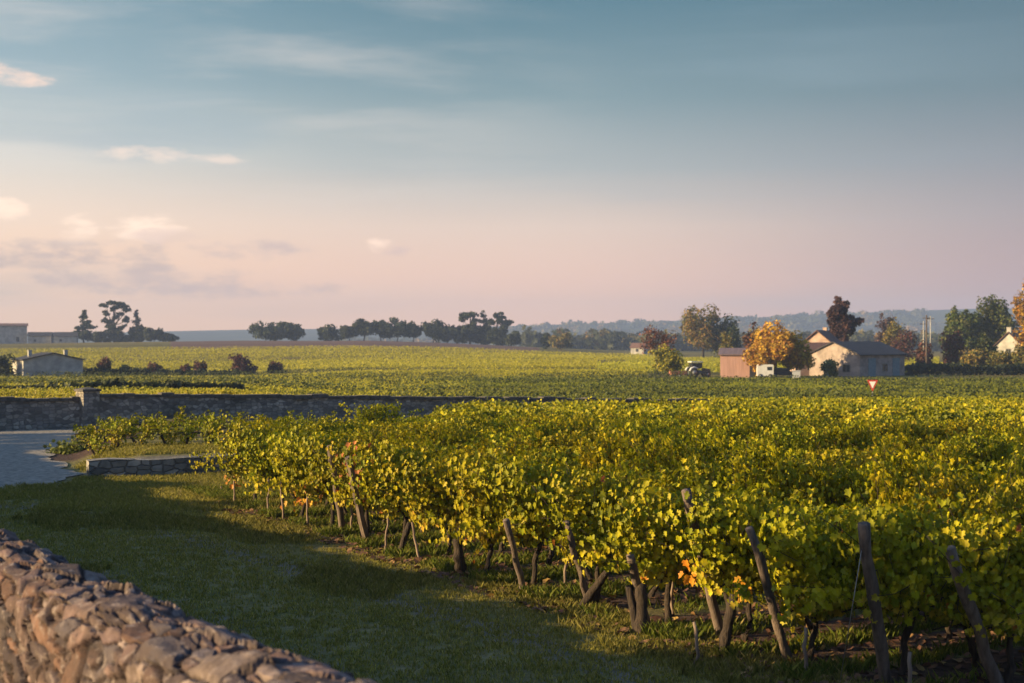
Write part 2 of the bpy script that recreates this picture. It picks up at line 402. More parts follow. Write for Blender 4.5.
def fbm_even(x, y, seed=0, octs=3):
    rg = np.random.default_rng(seed); out = 0; amp = 1
    for o in range(octs):
        for w_ in range(9):
            a = (w_ + rg.uniform(0, .8)) * np.pi / 9; f = 2 ** o * rg.uniform(.65, 1.35); out = out + amp * np.sin((x * np.cos(a) + y * np.sin(a)) * f + rg.uniform(0, 6.28)) / 4.5
        amp *= .5
    return out


def zg(x, y, detail=True):
    x = np.asarray(x, float); y = np.asarray(y, float)
    d = np.hypot(x, y); yy = np.where(y > .3 * d, y, .3 * d + 1e-6); u = np.clip(x / yy, -.45, .45); dy = np.where(y > 0, np.hypot(y, .35 * x), d)
    lft = ss(-u, .09, .21)
    b_r = np.interp(dy, [0, 29, 42, 55, 70, 95, 150, 186, 205, 400, 600, 1000, 1600, 2200, 2900], [0, 0, -.22, -.58, -1.1, -2.0, -2.5, -2.75, -2.3, -2.7, -2.4, -4, -6, -5, 0])
    b_l = np.interp(dy, [0, 42, 55, 70, 105, 150, 230, 400, 600, 1000, 1600, 2200, 2900], [0, 0, -.1, -.45, -1.25, -2.4, -3.5, -2.9, -2.0, -4, -6, -5, 0])
    z = b_r * (1 - lft) + b_l * lft
    crest = np.interp(u, [-.45, -.36, -.25, -.18, -.1, -.06, 0, .06, .12], [3.2, 3.6, 4.5, 5.0, 5.3, 4.7, 3.0, 1.1, 0])
    z = z + crest * ss(dy, 240, 600) * (1 - ss(dy, 690, 980))
    hl = np.interp(u, [-.45, -.3, -.2, -.1, 0, .08, .16, .25, .33, .45], [16, 20, 24, 28, 33, 40, 50, 60, 68, 72])
    z = z + (hl + 2.6 * fbm(x / 260, y / 800, 5, 4)) * ss(dy, 2150, 2950)
    if detail:
        z = z + .02 * fbm(x * 1.3, y * 1.3, 3, 3) * (1 - ss(d, 25, 60)) + .12 * fbm(x / 20, y / 14, 9, 2) * ss(d, 60, 120)
    # the low terrace behind the kerb wall
    xl = np.interp(y, [30, 34, 40, 46, 54], [-10.0, -10.3, -12.6, -13.6, -14.6])
    yk = 33.0 + .45 * (x + 9.8)
    ter = .36 * ss(x - xl, 0, 1.6) * ss(y - yk, .05, .42) * ss(-x, 2.6, 4.2) * (1 - ss(y, 52, 60))
    return z + ter


def z1(x, y): return float(zg(np.array([x]), np.array([y]))[0])
def at(px, d, py=None):
    """ground point at picture column px and depth d"""
    x = (px - 512) / F * d; return (x, d, z1(x, d))


ROWS = [9.0, 9.8, 10.8, 11.85, 13.05] + [13.05 + 1.345 * (i + 1) for i in range(10)]
ROW_FAR = [ROWS[-1] + 1.345 * (i + 1) for i in range(38)]
T0 = {0: 10.1, 1: 9.65, 2: 9.4, 3: 9.35, 4: 9.2}


def build_ground():
    fine = np.radians(np.linspace(-24, 24, 241)); rest = np.radians(np.linspace(24, 336, 79))[1:-1]
    ang = np.concatenate([fine, rest]); na = len(ang)
    r = np.concatenate([np.linspace(.4, 3.5, 6), np.arange(4, 62, .25), np.geomspace(62, 3300, 150)])
    A, Rr = np.meshgrid(ang, r); X = Rr * np.sin(A); Y = Rr * np.cos(A); Z = zg(X, Y)
    s, t = st(X, Y)
    Z = np.where((t < 1.62) & (Rr < 60), np.minimum(Z, -.05), Z)
    nr = len(r); idx = np.arange(nr * na).reshape(nr, na); nx = np.roll(idx, -1, 1)
    q = np.stack([idx[:-1], idx[1:], nx[1:], nx[:-1]], -1).reshape(-1, 4)[:, ::-1]
    mb = MB(); mb.add(np.stack([X, Y, Z], -1).reshape(-1, 3), q.ravel(), np.full(len(q), 4), None, True)
    mb.faces([(0, 0, float(Z[0].mean()))] + [tuple(p) for p in np.stack([X[0], Y[0], Z[0]], -1)], [(0, (i + 1) % na + 1, i + 1) for i in range(na)], None, True)
    o = mb.build('ground', M['ground']); me = o.data
    # zones: r soil strips under the rows, g stony wheel tracks, b which far land
    soil = np.zeros_like(X)
    for sr in ROWS: soil = np.maximum(soil, np.exp(-((s - sr) / .44) ** 2) * (t > 8.7))
    for sr in ROW_FAR: soil = np.maximum(soil, np.exp(-((s - sr) / .4) ** 2) * (t > 13) * (s < 66))
    bank = np.exp(-((X + 12.3) / 1.5) ** 2 - ((Y - 41) / 5) ** 2); soil = np.maximum(soil, bank)
    grav = .75 * np.exp(-((t - 6.9 - .8 * np.sin(s / 7)) / .5) ** 2) * (s < 29) + .5 * np.exp(-((t - 4.9 - .6 * np.sin(s / 6)) / .5) ** 2) * (s < 29)
    cx = np.interp(X, [-9, -7.4, -6.4, -4.5], [27.0, 27.8, 30.3, 31.5]); grav = np.maximum(grav, .95 * np.exp(-((Y - cx - .2) / .55) ** 2) * (X < -5) * (X > -10))
    yk = 33.0 + .45 * (X + 9.8); grav = np.maximum(grav, 1.0 * np.exp(-((Y - yk - 1.0) / .55) ** 2) * (X > -10.5) * (X < 0))
    dd = np.hypot(X, Y); u = X / np.maximum(Y, 1)
    far = .35 * ss(dd, 60, 75)
    crest_d = np.where(Y > 0, np.hypot(Y, .35 * X), dd)
    far = np.where((crest_d > 450) & (crest_d < 640) & (u > -.24) & (u < .02), .6, far)
    far = np.where(crest_d > 900, np.maximum(far, .35 + .65 * ss(crest_d, 900, 1300)), far)
    zc = np.concatenate([np.stack([soil, grav, far, np.ones_like(far)], -1).reshape(-1, 4), np.tile([[0, 0, 0, 1.]], (na + 1, 1))])
    at_ = me.color_attributes.new('zones', 'FLOAT_COLOR', 'POINT'); at_.data.foreach_set('color', zc.astype(np.float32).ravel())
    tag(o, kind='structure')


build_ground()


def build_road():
    ys = np.linspace(30.3, 52.4, 46); mb = MB(); V = []; nx = 24
    for i, y in enumerate(ys):
        xr = float(np.interp(y, [30, 31.5, 34, 40, 43, 47, 50.5, 53], [-10.4, -9.9, -10.4, -13.1, -13.4, -13.9, -14.9, -16])) + .18 * math.sin(y * 2.1) + .1 * math.sin(y * 5.3)
        xs = np.linspace(-48, xr, nx) if False else xr - (48 + xr) * np.linspace(1, 0, nx) ** 1.6
        yy = y + (np.sin(xs * 1.3) * .25 + np.sin(xs * 3.1) * .12 if i == 0 else 0)
        yy = np.minimum(np.full(nx, 1.0) * yy, 52.4 + (xs + 15.75) * .5)
        V.append(np.stack([xs, np.full(nx, 1.0) * yy, zg(xs, np.full(nx, 1.0) * yy) + .022], -1))
    V = np.array(V); idx = np.arange(V.shape[0] * nx).reshape(-1, nx)
    q = np.stack([idx[:-1, :-1], idx[:-1, 1:], idx[1:, 1:], idx[1:, :-1]], -1).reshape(-1, 4)
    mb.add(V.reshape(-1, 3), q.ravel(), np.full(len(q), 4), None, True)
    tag(mb.build('road', M['concrete']), kind='structure')
    # the raised bank the photographer stands on, behind the old wall
    b = MB(); c = [xy(-25, 1.5), xy(60, 1.5), xy(60, -40), xy(-25, -40)]
    v = [(p[0], p[1], z) for z in (-.3, 1.32) for p in c]
    b.faces(v, [(3, 2, 1, 0), (4, 5, 6, 7), (0, 1, 5, 4), (1, 2, 6, 5), (2, 3, 7, 6), (3, 0, 4, 7)])
    tag(b.build('path', M['concrete']), kind='structure')


build_road()


# ------------------------------------------------------------------ the old rubble wall in front
def ico(level):
    import bmesh
    bm = bmesh.new(); bmesh.ops.create_icosphere(bm, subdivisions=level, radius=1)
    v = np.array([p.co[:] for p in bm.verts]); f = np.array([[q.index for q in p.verts] for p in bm.faces]); bm.free(); return v, f


ICO3 = ico(3); ICO2 = ico(2)


def rock(mb, rng, c, size, rot, base, col):
    v, f = base; v = v.copy()
    for _ in range(9):                                   # flat broken faces
        n = norm(rng.normal(size=3)); h = rng.uniform(.55, .9); dd = v @ n
        v -= np.clip(dd - h, 0, None)[:, None] * n[None] * .92
    for _ in range(7):
        n = norm(rng.normal(size=3)); v += .045 * np.sin((v @ n)[:, None] * rng.uniform(4, 9) + rng.uniform(0, 6)) * rng.normal(size=3)
    v = v * np.array(size)
    a, b, g = rot; ca, sa, cb, sb, cg, sg = math.cos(a), math.sin(a), math.cos(b), math.sin(b), math.cos(g), math.sin(g)
    Rx = np.array([[1, 0, 0], [0, ca, -sa], [0, sa, ca]]); Ry = np.array([[cb, 0, sb], [0, 1, 0], [-sb, 0, cb]]); Rz = np.array([[cg, -sg, 0], [sg, cg, 0], [0, 0, 1]])
    v = v @ (Rz @ Ry @ Rx).T + np.array(c)
    mb.add(v, f.ravel(), np.full(len(f), 3), col, True)


WALL_TOP = 2.0
STONES = [(.135, .088, .082), (.175, .112, .10), (.075, .055, .06), (.25, .185, .165), (.11, .088, .095), (.16, .09, .068)]


def build_old_wall():
    rng = np.random.default_rng(5); mb = MB(); t_in, t_out = 1.30, 1.84
    # section of the wall: up the sunlit near face, over the top, down the far face
    sec = np.array([(0, 1.0), (-.03, 1.5), (0, 1.86), (.06, 1.945), (.20, 1.985), (.40, 1.965), (.49, 1.92), (.55, 1.80), (.56, 1.3), (.60, -.15)])
    seg = np.linalg.norm(np.diff(sec, axis=0), axis=1); acc = np.concatenate([[0], np.cumsum(seg)])
    toff = lambda s: (9.3 - np.minimum(s, 14)) * .078
    def surface(s0, s1, ds, dq):
        sv = np.arange(s0, s1, ds); qv = np.arange(0, acc[-1], dq); qv = qv[(qv < 2.3)] if ds < .05 else qv
        qv = np.concatenate([qv, [acc[-1]]])
        S, Q = np.meshgrid(sv, qv, indexing='ij'); Tt = np.interp(Q, acc, sec[:, 0]); Zz = np.interp(Q, acc, sec[:, 1])
        qn = np.array([acc[0], acc[2], acc[3] + .05, acc[4], acc[5], acc[6] + .04, acc[7], acc[-1]]); an = np.interp(Q, qn, [180, 175, 120, 95, 85, 45, 5, 0]) * np.pi / 180
        Nt, Nz = np.cos(an), np.sin(an)
        # stones: random cells, longer along the wall; each with its own height, tilt and colour
        n = int((s1 - s0) * min(acc[-1], 2.35) / (.016 if ds < .05 else .05)); cs = rng.uniform(s0, s1, n); cq = rng.uniform(0, qv[-2] + .1, n)
        big = rng.random(n) < .2; sc = np.where(big, 1.7, rng.uniform(.7, 1.15, n))
        off = rng.normal(0, .009, n) + big * .003; gs = rng.normal(0, .05, n); gq = rng.normal(0, .10, n); colr = np.array(STONES)[rng.integers(0, 6, n)] * rng.uniform(.65, 1.3, (n, 1))
        pts = np.stack([S.ravel(), Q.ravel()], 1); wx = .03 * fbm_even(pts[:, 0] * 16, pts[:, 1] * 16, 71, 2); wq = .022 * fbm_even(pts[:, 0] * 16, pts[:, 1] * 16, 72, 2)
        ps, pq = pts[:, 0] + wx, pts[:, 1] + wq; D = np.zeros(len(pts)); C = np.zeros((len(pts), 3)); order = np.argsort(cs)
        cs, cq, sc, off, gs, gq, colr = cs[order], cq[order], sc[order], off[order], gs[order], gq[order], colr[order]
        for a in range(0, len(pts), 4000):
            b = slice(a, a + 4000); lo, hi = np.searchsorted(cs, [ps[b].min() - .6, ps[b].max() + .6])
            ds_ = (ps[b][:, None] - cs[None, lo:hi]); dq_ = (pq[b][:, None] - cq[None, lo:hi]); dist = np.hypot(ds_ * .5, dq_) / sc[None, lo:hi]
            k1 = np.argpartition(dist, 1, 1)[:, :2]; dd = np.take_along_axis(dist, k1, 1); sw = dd[:, 0] > dd[:, 1]; k1[sw] = k1[sw][:, ::-1]; dd[sw] = dd[sw][:, ::-1]
            f = k1[:, 0]; g = np.arange(len(f)); crev = np.exp(-((dd[:, 1] - dd[:, 0]) / .0075) ** 2)
            D[b] = np.clip(off[lo + f] + ds_[g, f] * gs[lo + f] + dq_[g, f] * gq[lo + f], -.045, .05) - .022 * crev
            C[b] = colr[lo + f] * (1 - .6 * crev[:, None])
        rid = 1 - np.abs(fbm_even(pts[:, 0] * 8, pts[:, 1] * 9, 75, 3)); D += .017 * np.clip(rid, -.6, 1) - .010 + .005 * fbm_even(pts[:, 0] * 34, pts[:, 1] * 34, 73, 2) + (.03 if ds < .05 else .09) * fbm_even(pts[:, 0] * 4, pts[:, 1] * 1.5, 74, 3)
        D = D.reshape(S.shape); fade = np.minimum(1, (acc[-1] - Q) / .3); D = D * fade
        t = t_in + Tt + toff(S) + D * Nt; z = Zz + D * Nz; x, y = xy(S, t); V = np.stack([x, y, z], -1)
        idx = np.arange(S.size).reshape(S.shape); q = np.stack([idx[:-1, :-1], idx[1:, :-1], idx[1:, 1:], idx[:-1, 1:]], -1).reshape(-1, 4)
        mb.add(V.reshape(-1, 3), q.ravel(), np.full(len(q), 4), C, False)
        for e, r_ in ((V[0], 1), (V[-1], -1)): mb.faces([tuple(p) for p in e], [tuple(range(len(e)))[::r_]], (.2, .15, .13))
    surface(1.6, 12.0, .013, .0135)
    surface(12.0, 58, .12, .06)
    tag(mb.build('stone_wall', M['old_wall']), 'rough old rubble stone wall with a broken top beside the shaded grass track', 'wall')


build_old_wall()


# ------------------------------------------------------------------ far wall with its pillar, kerb wall
def wall_run(name, p0, p1, thick, h0, h1, label, zoff=0.0, mw='far_wall', mc='coping', cope=True, n=30):
    """masonry wall following the ground between two points; heights are absolute tops at both ends"""
    p0 = np.array(p0, float); p1 = np.array(p1, float); L = np.linalg.norm(p1 - p0); ang = math.atan2(*(p1 - p0)[::-1])
    root = empty(name, (p0[0], p0[1], 0), ang); tag(root, label, 'wall')
    rg = np.random.default_rng(int(L * 10)); mb = MB(); cb = MB()
    xs = np.linspace(0, L, n); pts = p0[None] + (p1 - p0)[None] * (xs / L)[:, None]
    zb = zg(pts[:, 0], pts[:, 1]) - .45; zt = np.interp(xs, [0, L], [h0, h1]) + rg.normal(0, .018, n)
    V = []
    for i in range(n):
        V += [(xs[i], -thick / 2 + rg.normal(0, .012), zb[i]), (xs[i], -thick / 2 + rg.normal(0, .012), zt[i]), (xs[i], thick / 2, zt[i]), (xs[i], thick / 2, zb[i])]
    fs = []
    for i in range(n - 1):
        a = i * 4; b = a + 4
        for k_ in range(3): fs.append((a + k_, b + k_, b + k_ + 1, a + k_ + 1))
    fs += [(0, 1, 2, 3), tuple((n - 1) * 4 + k_ for k_ in (3, 2, 1, 0))]
    mb.faces(V, fs); mb.build('masonry', M[mw], root)
    if cope:
        x = 0.0
        while x < L - .05:
            l = min(rg.uniform(.35, .8), L - x); z = float(np.interp(x + l / 2, xs, zt)); o_ = rg.normal(0, .012)
            hh = rg.uniform(.07, .13)
            cb.box(x + .006, x + l - .006, -thick / 2 - .05 + o_, thick / 2 + .05 + o_, z - .03, z + hh)
            x += l
        cb.build('coping', M[mc], root)
    return root


PIL = (-15.75, 52.8)
wall_run('stone_wall', (PIL[0] + .34, PIL[1] + .2), (9.5, 68.2), .4, 1.12, .26, 'long blue-grey stone wall running right of the pillar behind the vines', n=60)
wall_run('stone_wall', (-46, 37.5), (PIL[0] - .34, PIL[1] - .03), .4, 1.05, .98, 'stone wall left of the pillar along the concrete road', n=40)
wall_run('low_stone_wall', (-9.85, 33.0), (-.5, 37.2), .42, .40, .40, 'knee high kerb wall of grey stones between grass and small vines', mw='kerb_stone', cope=False, n=24)


def build_pillar():
    root = empty('wall_pillar', (PIL[0], PIL[1], 0), R(42)); tag(root, 'square stone pillar with its left side sunlit, standing in the far wall', 'pillar')
    z = z1(*PIL) - .3; rg = np.random.default_rng(3)
    b = MB(); b.box(-.32, .32, -.32, .32, z, 1.30); b.build('shaft', M['far_wall'], root)
    c = MB(); c.faces([(-.37, -.37, 1.30), (.37, -.37, 1.30), (.37, .37, 1.30), (-.37, .37, 1.30), (-.37, -.37, 1.38), (.37, -.37, 1.38), (.37, .37, 1.38), (-.37, .37, 1.38), (0, 0, 1.46)],
              [(3, 2, 1, 0), (0, 1, 5, 4), (1, 2, 6, 5), (2, 3, 7, 6), (3, 0, 4, 7), (4, 5, 8), (5, 6, 8), (6, 7, 8), (7, 4, 8)])
    c.build('cap_stone', M['coping'], root)


build_pillar()

# ------------------------------------------------------------------ grape vines
VCOL = [(.145, .152, .005), (.22, .21, .006), (.30, .262, .007), (.40, .32, .010), (.42, .20, .03), (.22, .07, .03)]


def vine_leaves(rng, mb, n_shoot, zlo, ztop, half_len, width, weights, size=.1, droop=.25, per=13, tmpl=LEAF, lowyellow=True, end=False):
    P = []; N = []; T = []; I = []
    canes = []
    for si_ in range(n_shoot):
        x0 = rng.uniform(-half_len, half_len); y0 = rng.normal(0, .07); z = zlo + rng.uniform(.0, .2)
        dirn = np.array([rng.normal(0, .22), rng.normal(0, .22), 1.0]); top = ztop + rng.normal(0, .08)
        if rng.random() < droop: dirn = np.array([rng.normal(0, .5), rng.choice([-1, 1]) * rng.uniform(.4, .9), .5])
        p = np.array([x0, y0, z]); path = [p.copy()]
        L = 0
        while L < 1.25 and p[2] < top:
            dirn = dirn + rng.normal(0, .12, 3); dirn[2] -= .10 * (L > .5) * (abs(p[1]) > .22); dirn = norm(dirn); dirn[1] -= .16 * p[1] / width
            p = p + dirn * .07; L += .07; path.append(p.copy())
            for _k in range(2 + (rng.random() < .3)):
                side = norm(rng.normal(size=3) * np.array([1, 1.2, .4])); q = p + side * rng.uniform(.04, .15)
                P.append(q); I.append(si_); ex = -2.8 * min(1, max(0, (-q[0] - .05) / .35)) if end else -1.5 * rng.random() * (q[2] > ztop - .35); nn = side * np.array([.6, .9, .4]) + np.array([ex, 2.4 * q[1] / width, .25 + .7 * (q[2] > ztop - .22)]) + rng.normal(0, .34, 3); N.append(nn)
                T.append(side * .5 + np.array([0, 0, -.8]) + rng.normal(0, .35, 3))
        canes.append(np.array(path))
    P = np.array(P); N = np.array(N); T = np.array(T); n = len(P)
    col = pick_cols(rng, n_shoot, VCOL[:4], weights[:4])[np.array(I)] * rng.uniform(.8, 1.2, (n, 1)); odd = rng.random(n) < .06
    col[odd] = pick_cols(rng, int(odd.sum()), VCOL, weights)
    if lowyellow:                                         # the oldest leaves, low on the canes, turn first
        low = (P[:, 2] < zlo + .32) & (rng.random(n) < .4)
        col[low] = pick_cols(rng, int(low.sum()), [(.40, .32, .028), (.44, .29, .03), (.42, .15, .02)], [6, 2, .25])
    leaves(mb, P, N, T, size * rng.uniform(.6, 1.3, n), col, tmpl)
    return canes


def trunk_mesh(rng, mb, h, lean):
    n = 9; zt = np.linspace(-.08, h, n); wx = np.cumsum(rng.normal(0, .018, n)); wy = np.cumsum(rng.normal(0, .015, n))
    path = np.stack([wx + lean * (zt / h), wy, zt], -1); rad = np.linspace(.040, .027, n) * rng.uniform(.8, 1.3, n); rad[0] *= 1.2; rad[-1] *= 1.3
    mb.tube(path, rad, 7); top = path[-1]
    for sgn in (-1, 1):
        a = np.array([top, top + (sgn * .10, 0, .06), top + (sgn * .26, rng.normal(0, .02), .07), top + (sgn * .45, rng.normal(0, .03), .03)])
        mb.tube(a, [.022, .017, .012, .008], 5)
    return top


def make_vine(seed, end=False, small=False):
    rng = np.random.default_rng(seed); root = empty('grape_vine', (0, 0, -50))
    h = rng.uniform(.42, .58) * (.6 if small else 1); mb = MB(); trunk_mesh(rng, mb, h, rng.normal(0, .10) + (.12 if end else 0))
    fb = MB()
    w = [4, 6, 6, 3, .04, .04]
    if end: w = [2.5, 5, 6, 4.5, .15, .1]
    if small: canes = vine_leaves(rng, fb, 9, .06, .50, .17, .14, [6, 6, 3, .6, .03, .03], .065, .08)
    else: canes = vine_leaves(rng, fb, 58 if end else 46, h - .04 if end else h + .02, 1.49 if end else 1.44, .36 if end else .46, .20 if end else .13, w, .060, .16 if end else .08, end=end)
    fb.build('foliage', M['vine_leaf'], root)
    for c in canes[::2]:
        if len(c) > 3: mb.tube(c[::2] if len(c) > 5 else c, .0042, 3)
    mb.build('trunk', M['bark'], root)
    return root


PROTO = [make_vine(100 + i) for i in range(9)]; PROTO_END = [make_vine(200 + i, True) for i in range(5)]; PROTO_SMALL = [make_vine(300 + i, small=True) for i in range(5)]
used = set()


def place(proto, x, y, z, rz, sc=1.0):
    if id(proto) in used: o = copy_tree(proto)
    else: o = proto; used.add(id(proto))
    o.location = (x, y, z); o.rotation_euler = (0, 0, rz); o.scale = (1, 1, sc) if isinstance(sc, float) else sc
    return o


ORD = ['first', 'second', 'third', 'fourth', 'fifth', 'sixth', 'seventh', 'eighth', 'ninth', 'tenth', 'eleventh', 'twelfth', 'thirteenth', 'fourteenth', 'fifteenth']
rowang = math.atan2(RD[1], RD[0])
rng = np.random.default_rng(77)


def wall_y(x): return 52.8 + (x + 15.75) * .61


cand = []
for i, s in enumerate(ROWS):
    t = T0.get(i, 9.15) + .3; k_ = 0
    while t < 1.18 * s + 3.5:
        x, y = xy(s + rng.normal(0, .04), t); cand.append((math.hypot(x, y), x, y, i, k_)); t += rng.uniform(.88, 1.02); k_ += 1
for i, s in enumerate(ROW_FAR):
    t = rng.uniform(5, 6)
    while t < 1.18 * s + 5:
        x, y = xy(s + rng.normal(0, .06), t); t += rng.uniform(.9, 1.05)
        lim = min(np.interp(y, [30, 33, 38, 41, 60], [-5.2, -4.4, -3.7, -2.7, -2.2]), 99)
        if x < lim: continue
        if x < 9.5 and y > wall_y(x) - 1.3: continue
        if y > 93 + .15 * x: continue
        cand.append((math.hypot(x, y), x, y, 100 + i, 1))
cand.sort(key=lambda c: c[0] + (30 if c[1] / c[2] > .42 else 0))
NIND = 285
mass = []; END_VINES = []
for j, (d, x, y, i, k_) in enumerate(cand):
    if j >= NIND: mass.append((x, y)); continue
    end = k_ == 0 and i < 100
    pr = PROTO_END[i % 5] if end else PROTO[int(rng.integers(9))]
    o = place(pr, x, y, z1(x, y), rowang + (math.pi if rng.random() < .5 and not end else 0) + rng.normal(0, .06), float(rng.uniform(.94, 1.05) if end else rng.uniform(.76, .88) if k_ in (1, 2) and i < 100 else rng.choice([.74, .86, .94, 1.0, 1.04, 1.1])) * (1 - .19 * min(1, max(0, (d - 26) / 8))))
    if end:
        n_left = len(ROWS) - i; END_VINES.append(o)
        o['label'] = f'leafy vine at the near end of the {ORD[n_left - 1]} row from the left'
    else: o['label'] = 'yellow-green grape vine inside the long trellised rows'
    o['category'] = 'grape vine'; o['group'] = 'grape vines of the main vineyard'

# the rest of the vineyard beyond the nearest vines reads as one mass of leaves
mb = MB(); rg = np.random.default_rng(15); mass = np.array(mass)
nl = np.where(np.hypot(mass[:, 0], mass[:, 1]) < 42, 320, 190)
hk = np.repeat(np.clip(rg.normal(1, .13, len(mass)), .68, 1.18), nl); tk = np.repeat(pick_cols(rg, len(mass), VCOL, [4, 6, 5, 2, 0, 0]), nl, 0); cen = np.repeat(mass, nl, 0); n = len(cen)
a = rg.uniform(-.48, .48, n); b = rg.normal(0, .15, n); zz = .40 + .86 * hk * rg.random(n) ** .7 + rg.normal(0, .05, n)
spike = rg.random(n) < .06; zz[spike] += rg.uniform(.03, .14, int(spike.sum()))
X = cen[:, 0] + a * RD[0] + b * ED[0]; Y = cen[:, 1] + a * RD[1] + b * ED[1]
Z = zg(X, Y) + zz
al = rg.normal(-.6, .5, n); nn = np.stack([RD[0] * al + ED[0] * np.sign(b) * .7, RD[1] * al + ED[1] * np.sign(b) * .7, rg.normal(.45, .4, n)], -1) + rg.normal(0, .4, (n, 3))
tt = np.stack([rg.normal(0, .5, n), rg.normal(0, .5, n), np.full(n, -.8)], -1)
near = np.hypot(X, Y) < 45
col = tk * rg.uniform(.75, 1.25, (n, 1)); odd = rg.random(n) < .15; col[odd] = pick_cols(rg, int(odd.sum()), VCOL, [4.5, 6, 5, 2.2, .03, .03])
leaves(mb, np.stack([X, Y, Z], -1), nn, tt, rg.uniform(.08, .13, n), col, LEAF_LOW)
tag(mb.build('vineyard_rows', M['vine_leaf']), 'dense mass of vine rows filling the back of the main vineyard', 'vineyard', kind='stuff')
mb = MB()
for (x, y) in mass[np.hypot(mass[:, 0], mass[:, 1]) < 45]:
    z = z1(x, y); mb.tube([(x, y, z - .05), (x + rg.normal(0, .04), y, z + .3), (x + rg.normal(0, .07), y, z + .6)], [.035, .028, .024], 5)
tag(mb.build('vine_trunks', M['bark']), 'dark trunks under the back rows of the main vineyard', 'vineyard', kind='stuff')

# small vines on the terrace behind the kerb wall
for r_ in range(4):
    y0 = 37.4 + 1.6 * r_; x0 = -11.1 - .55 * r_ + .2 * rng.random(); x = x0
    while x < -3.3 - .2 * r_:
        y = y0 + .33 * (x - x0) + rng.normal(0, .08)
        if y < wall_y(x) - 1.0:
            o = place(PROTO_SMALL[int(rng.integers(5))], x, y, z1(x, y), R(17) + rng.normal(0, .2), (1.0, 1.0, float(rng.uniform(.85, 1.15))))
            o['label'] = 'small young vine on the terrace between kerb wall and stone wall'; o['category'] = 'grape vine'; o['group'] = 'young vines of the terrace'
        x += rng.uniform(.5, .68)


# ------------------------------------------------------------------ posts, stakes, wires
def post(name, base, top, r0, r1, label, mkey, sides=8, square=False, group=None):
    rg = np.random.default_rng(int(abs(base[0] * 1000 + base[1] * 77)) + 3); b = np.array(base, float); t_ = np.array(top, float); n = 7
    f = np.linspace(-.12, 1, n)[:, None]; path = (t_ - b) * f; path[1:-1] += rg.normal(0, .012, (n - 2, 3)) * [1, 1, 0]
    mb = MB(); rad = np.linspace(r0, r1, n) * rg.uniform(.92, 1.08, n)
    mb.tube(path, rad, 4 if square else sides)
    o = mb.build(name, M[mkey]); o.location = base
    o.data.polygons.foreach_set('use_smooth', [not square] * len(o.data.polygons))
    tag(o, label, 'post' if 'post' in name else 'stake', group or ('leaning end posts of the vine rows' if 'post' in name else 'thin stakes at the row ends')); return o


def pxz(px, py, d): return ((px - 512) / F * d, d, CAM_H - (py - 340) / F * d)


# leaning end posts: base column, depth, top column / row and how far the top is nearer the track
for (bx, d, tx, ty, r0, label) in (
        (342, 23.6, 330, 446, .055, 'weathered leaning post, left one of two bare posts'),
        (367, 22.4, 348, 457, .06, 'pale leaning square post, right one of two bare posts'),
        (525, 17.9, 506, 520, .045, 'slim reddish leaning post beside a vine trunk'),
        (590, 17.2, 566, 522, .045, 'slim leaning post half hidden by leaves'),
        (648, 15.9, 630, 555, .055, 'leaning post beside the thick dark double trunk'),
        (722, 15.4, 686, 490, .055, 'dark tall leaning post beside the orange leaves'),
        (790, 14.2, 749, 528, .05, 'reddish leaning post with a lit left edge above the grass'),
        (886, 13.3, 864, 524, .062, 'thick curved grey end post with a stay wire'),
        (1000, 13.0, 950, 548, .06, 'dark leaning end post at the shaded right edge of the vineyard')):
    x = (bx - 512) / F * d; z = z1(x, d); dt = d - .45
    post('vineyard_post', (x, d, z), pxz(tx, ty, dt), r0, r0 * .88, label, 'post_wood', 8, bx == 367)

for (px, d, ty, tx, label) in (
        (235, 27.7, 462, 234, 'thin pale stake at the leftmost vine row end'), (268, 26.2, 478, 268, 'thin stake second from the left end of the vines'),
        (283, 25.2, 480, 281, 'short stake under the left vine foliage'), (307, 24.3, 494, 308, 'pale straight stake left of the two bare leaning posts'),
        (351, 23.5, 490, 350, 'grey stake standing between the two bare leaning posts'), (385, 21.5, 518, 388, 'pale slanting stake just right of the bare leaning posts'),
        (420, 20.4, 522, 412, 'reddish stake before the dark trunks, left middle'), (565, 18.6, 530, 567, 'short reddish stake above the tilled soil'),
        (673, 16.6, 548, 672, 'thin light stake behind the dark double trunk'), (700, 14.0, 622, 694, 'bare grey stake standing alone in the grass in front of the vines'),
        (805, 13.5, 628, 806, 'short grey stake beside the reddish leaning post'), (912, 12.7, 652, 910, 'short pale stake at the lower right corner'),
        (220, 29.5, 487, 221, 'small dark peg in the sunlit grass left of the vines')):
    x = (px - 512) / F * d; z = z1(x, d)
    post('vine_stake', (x, d, z), pxz(tx, ty, d), .021, .018, label, 'stake_wood', 6)

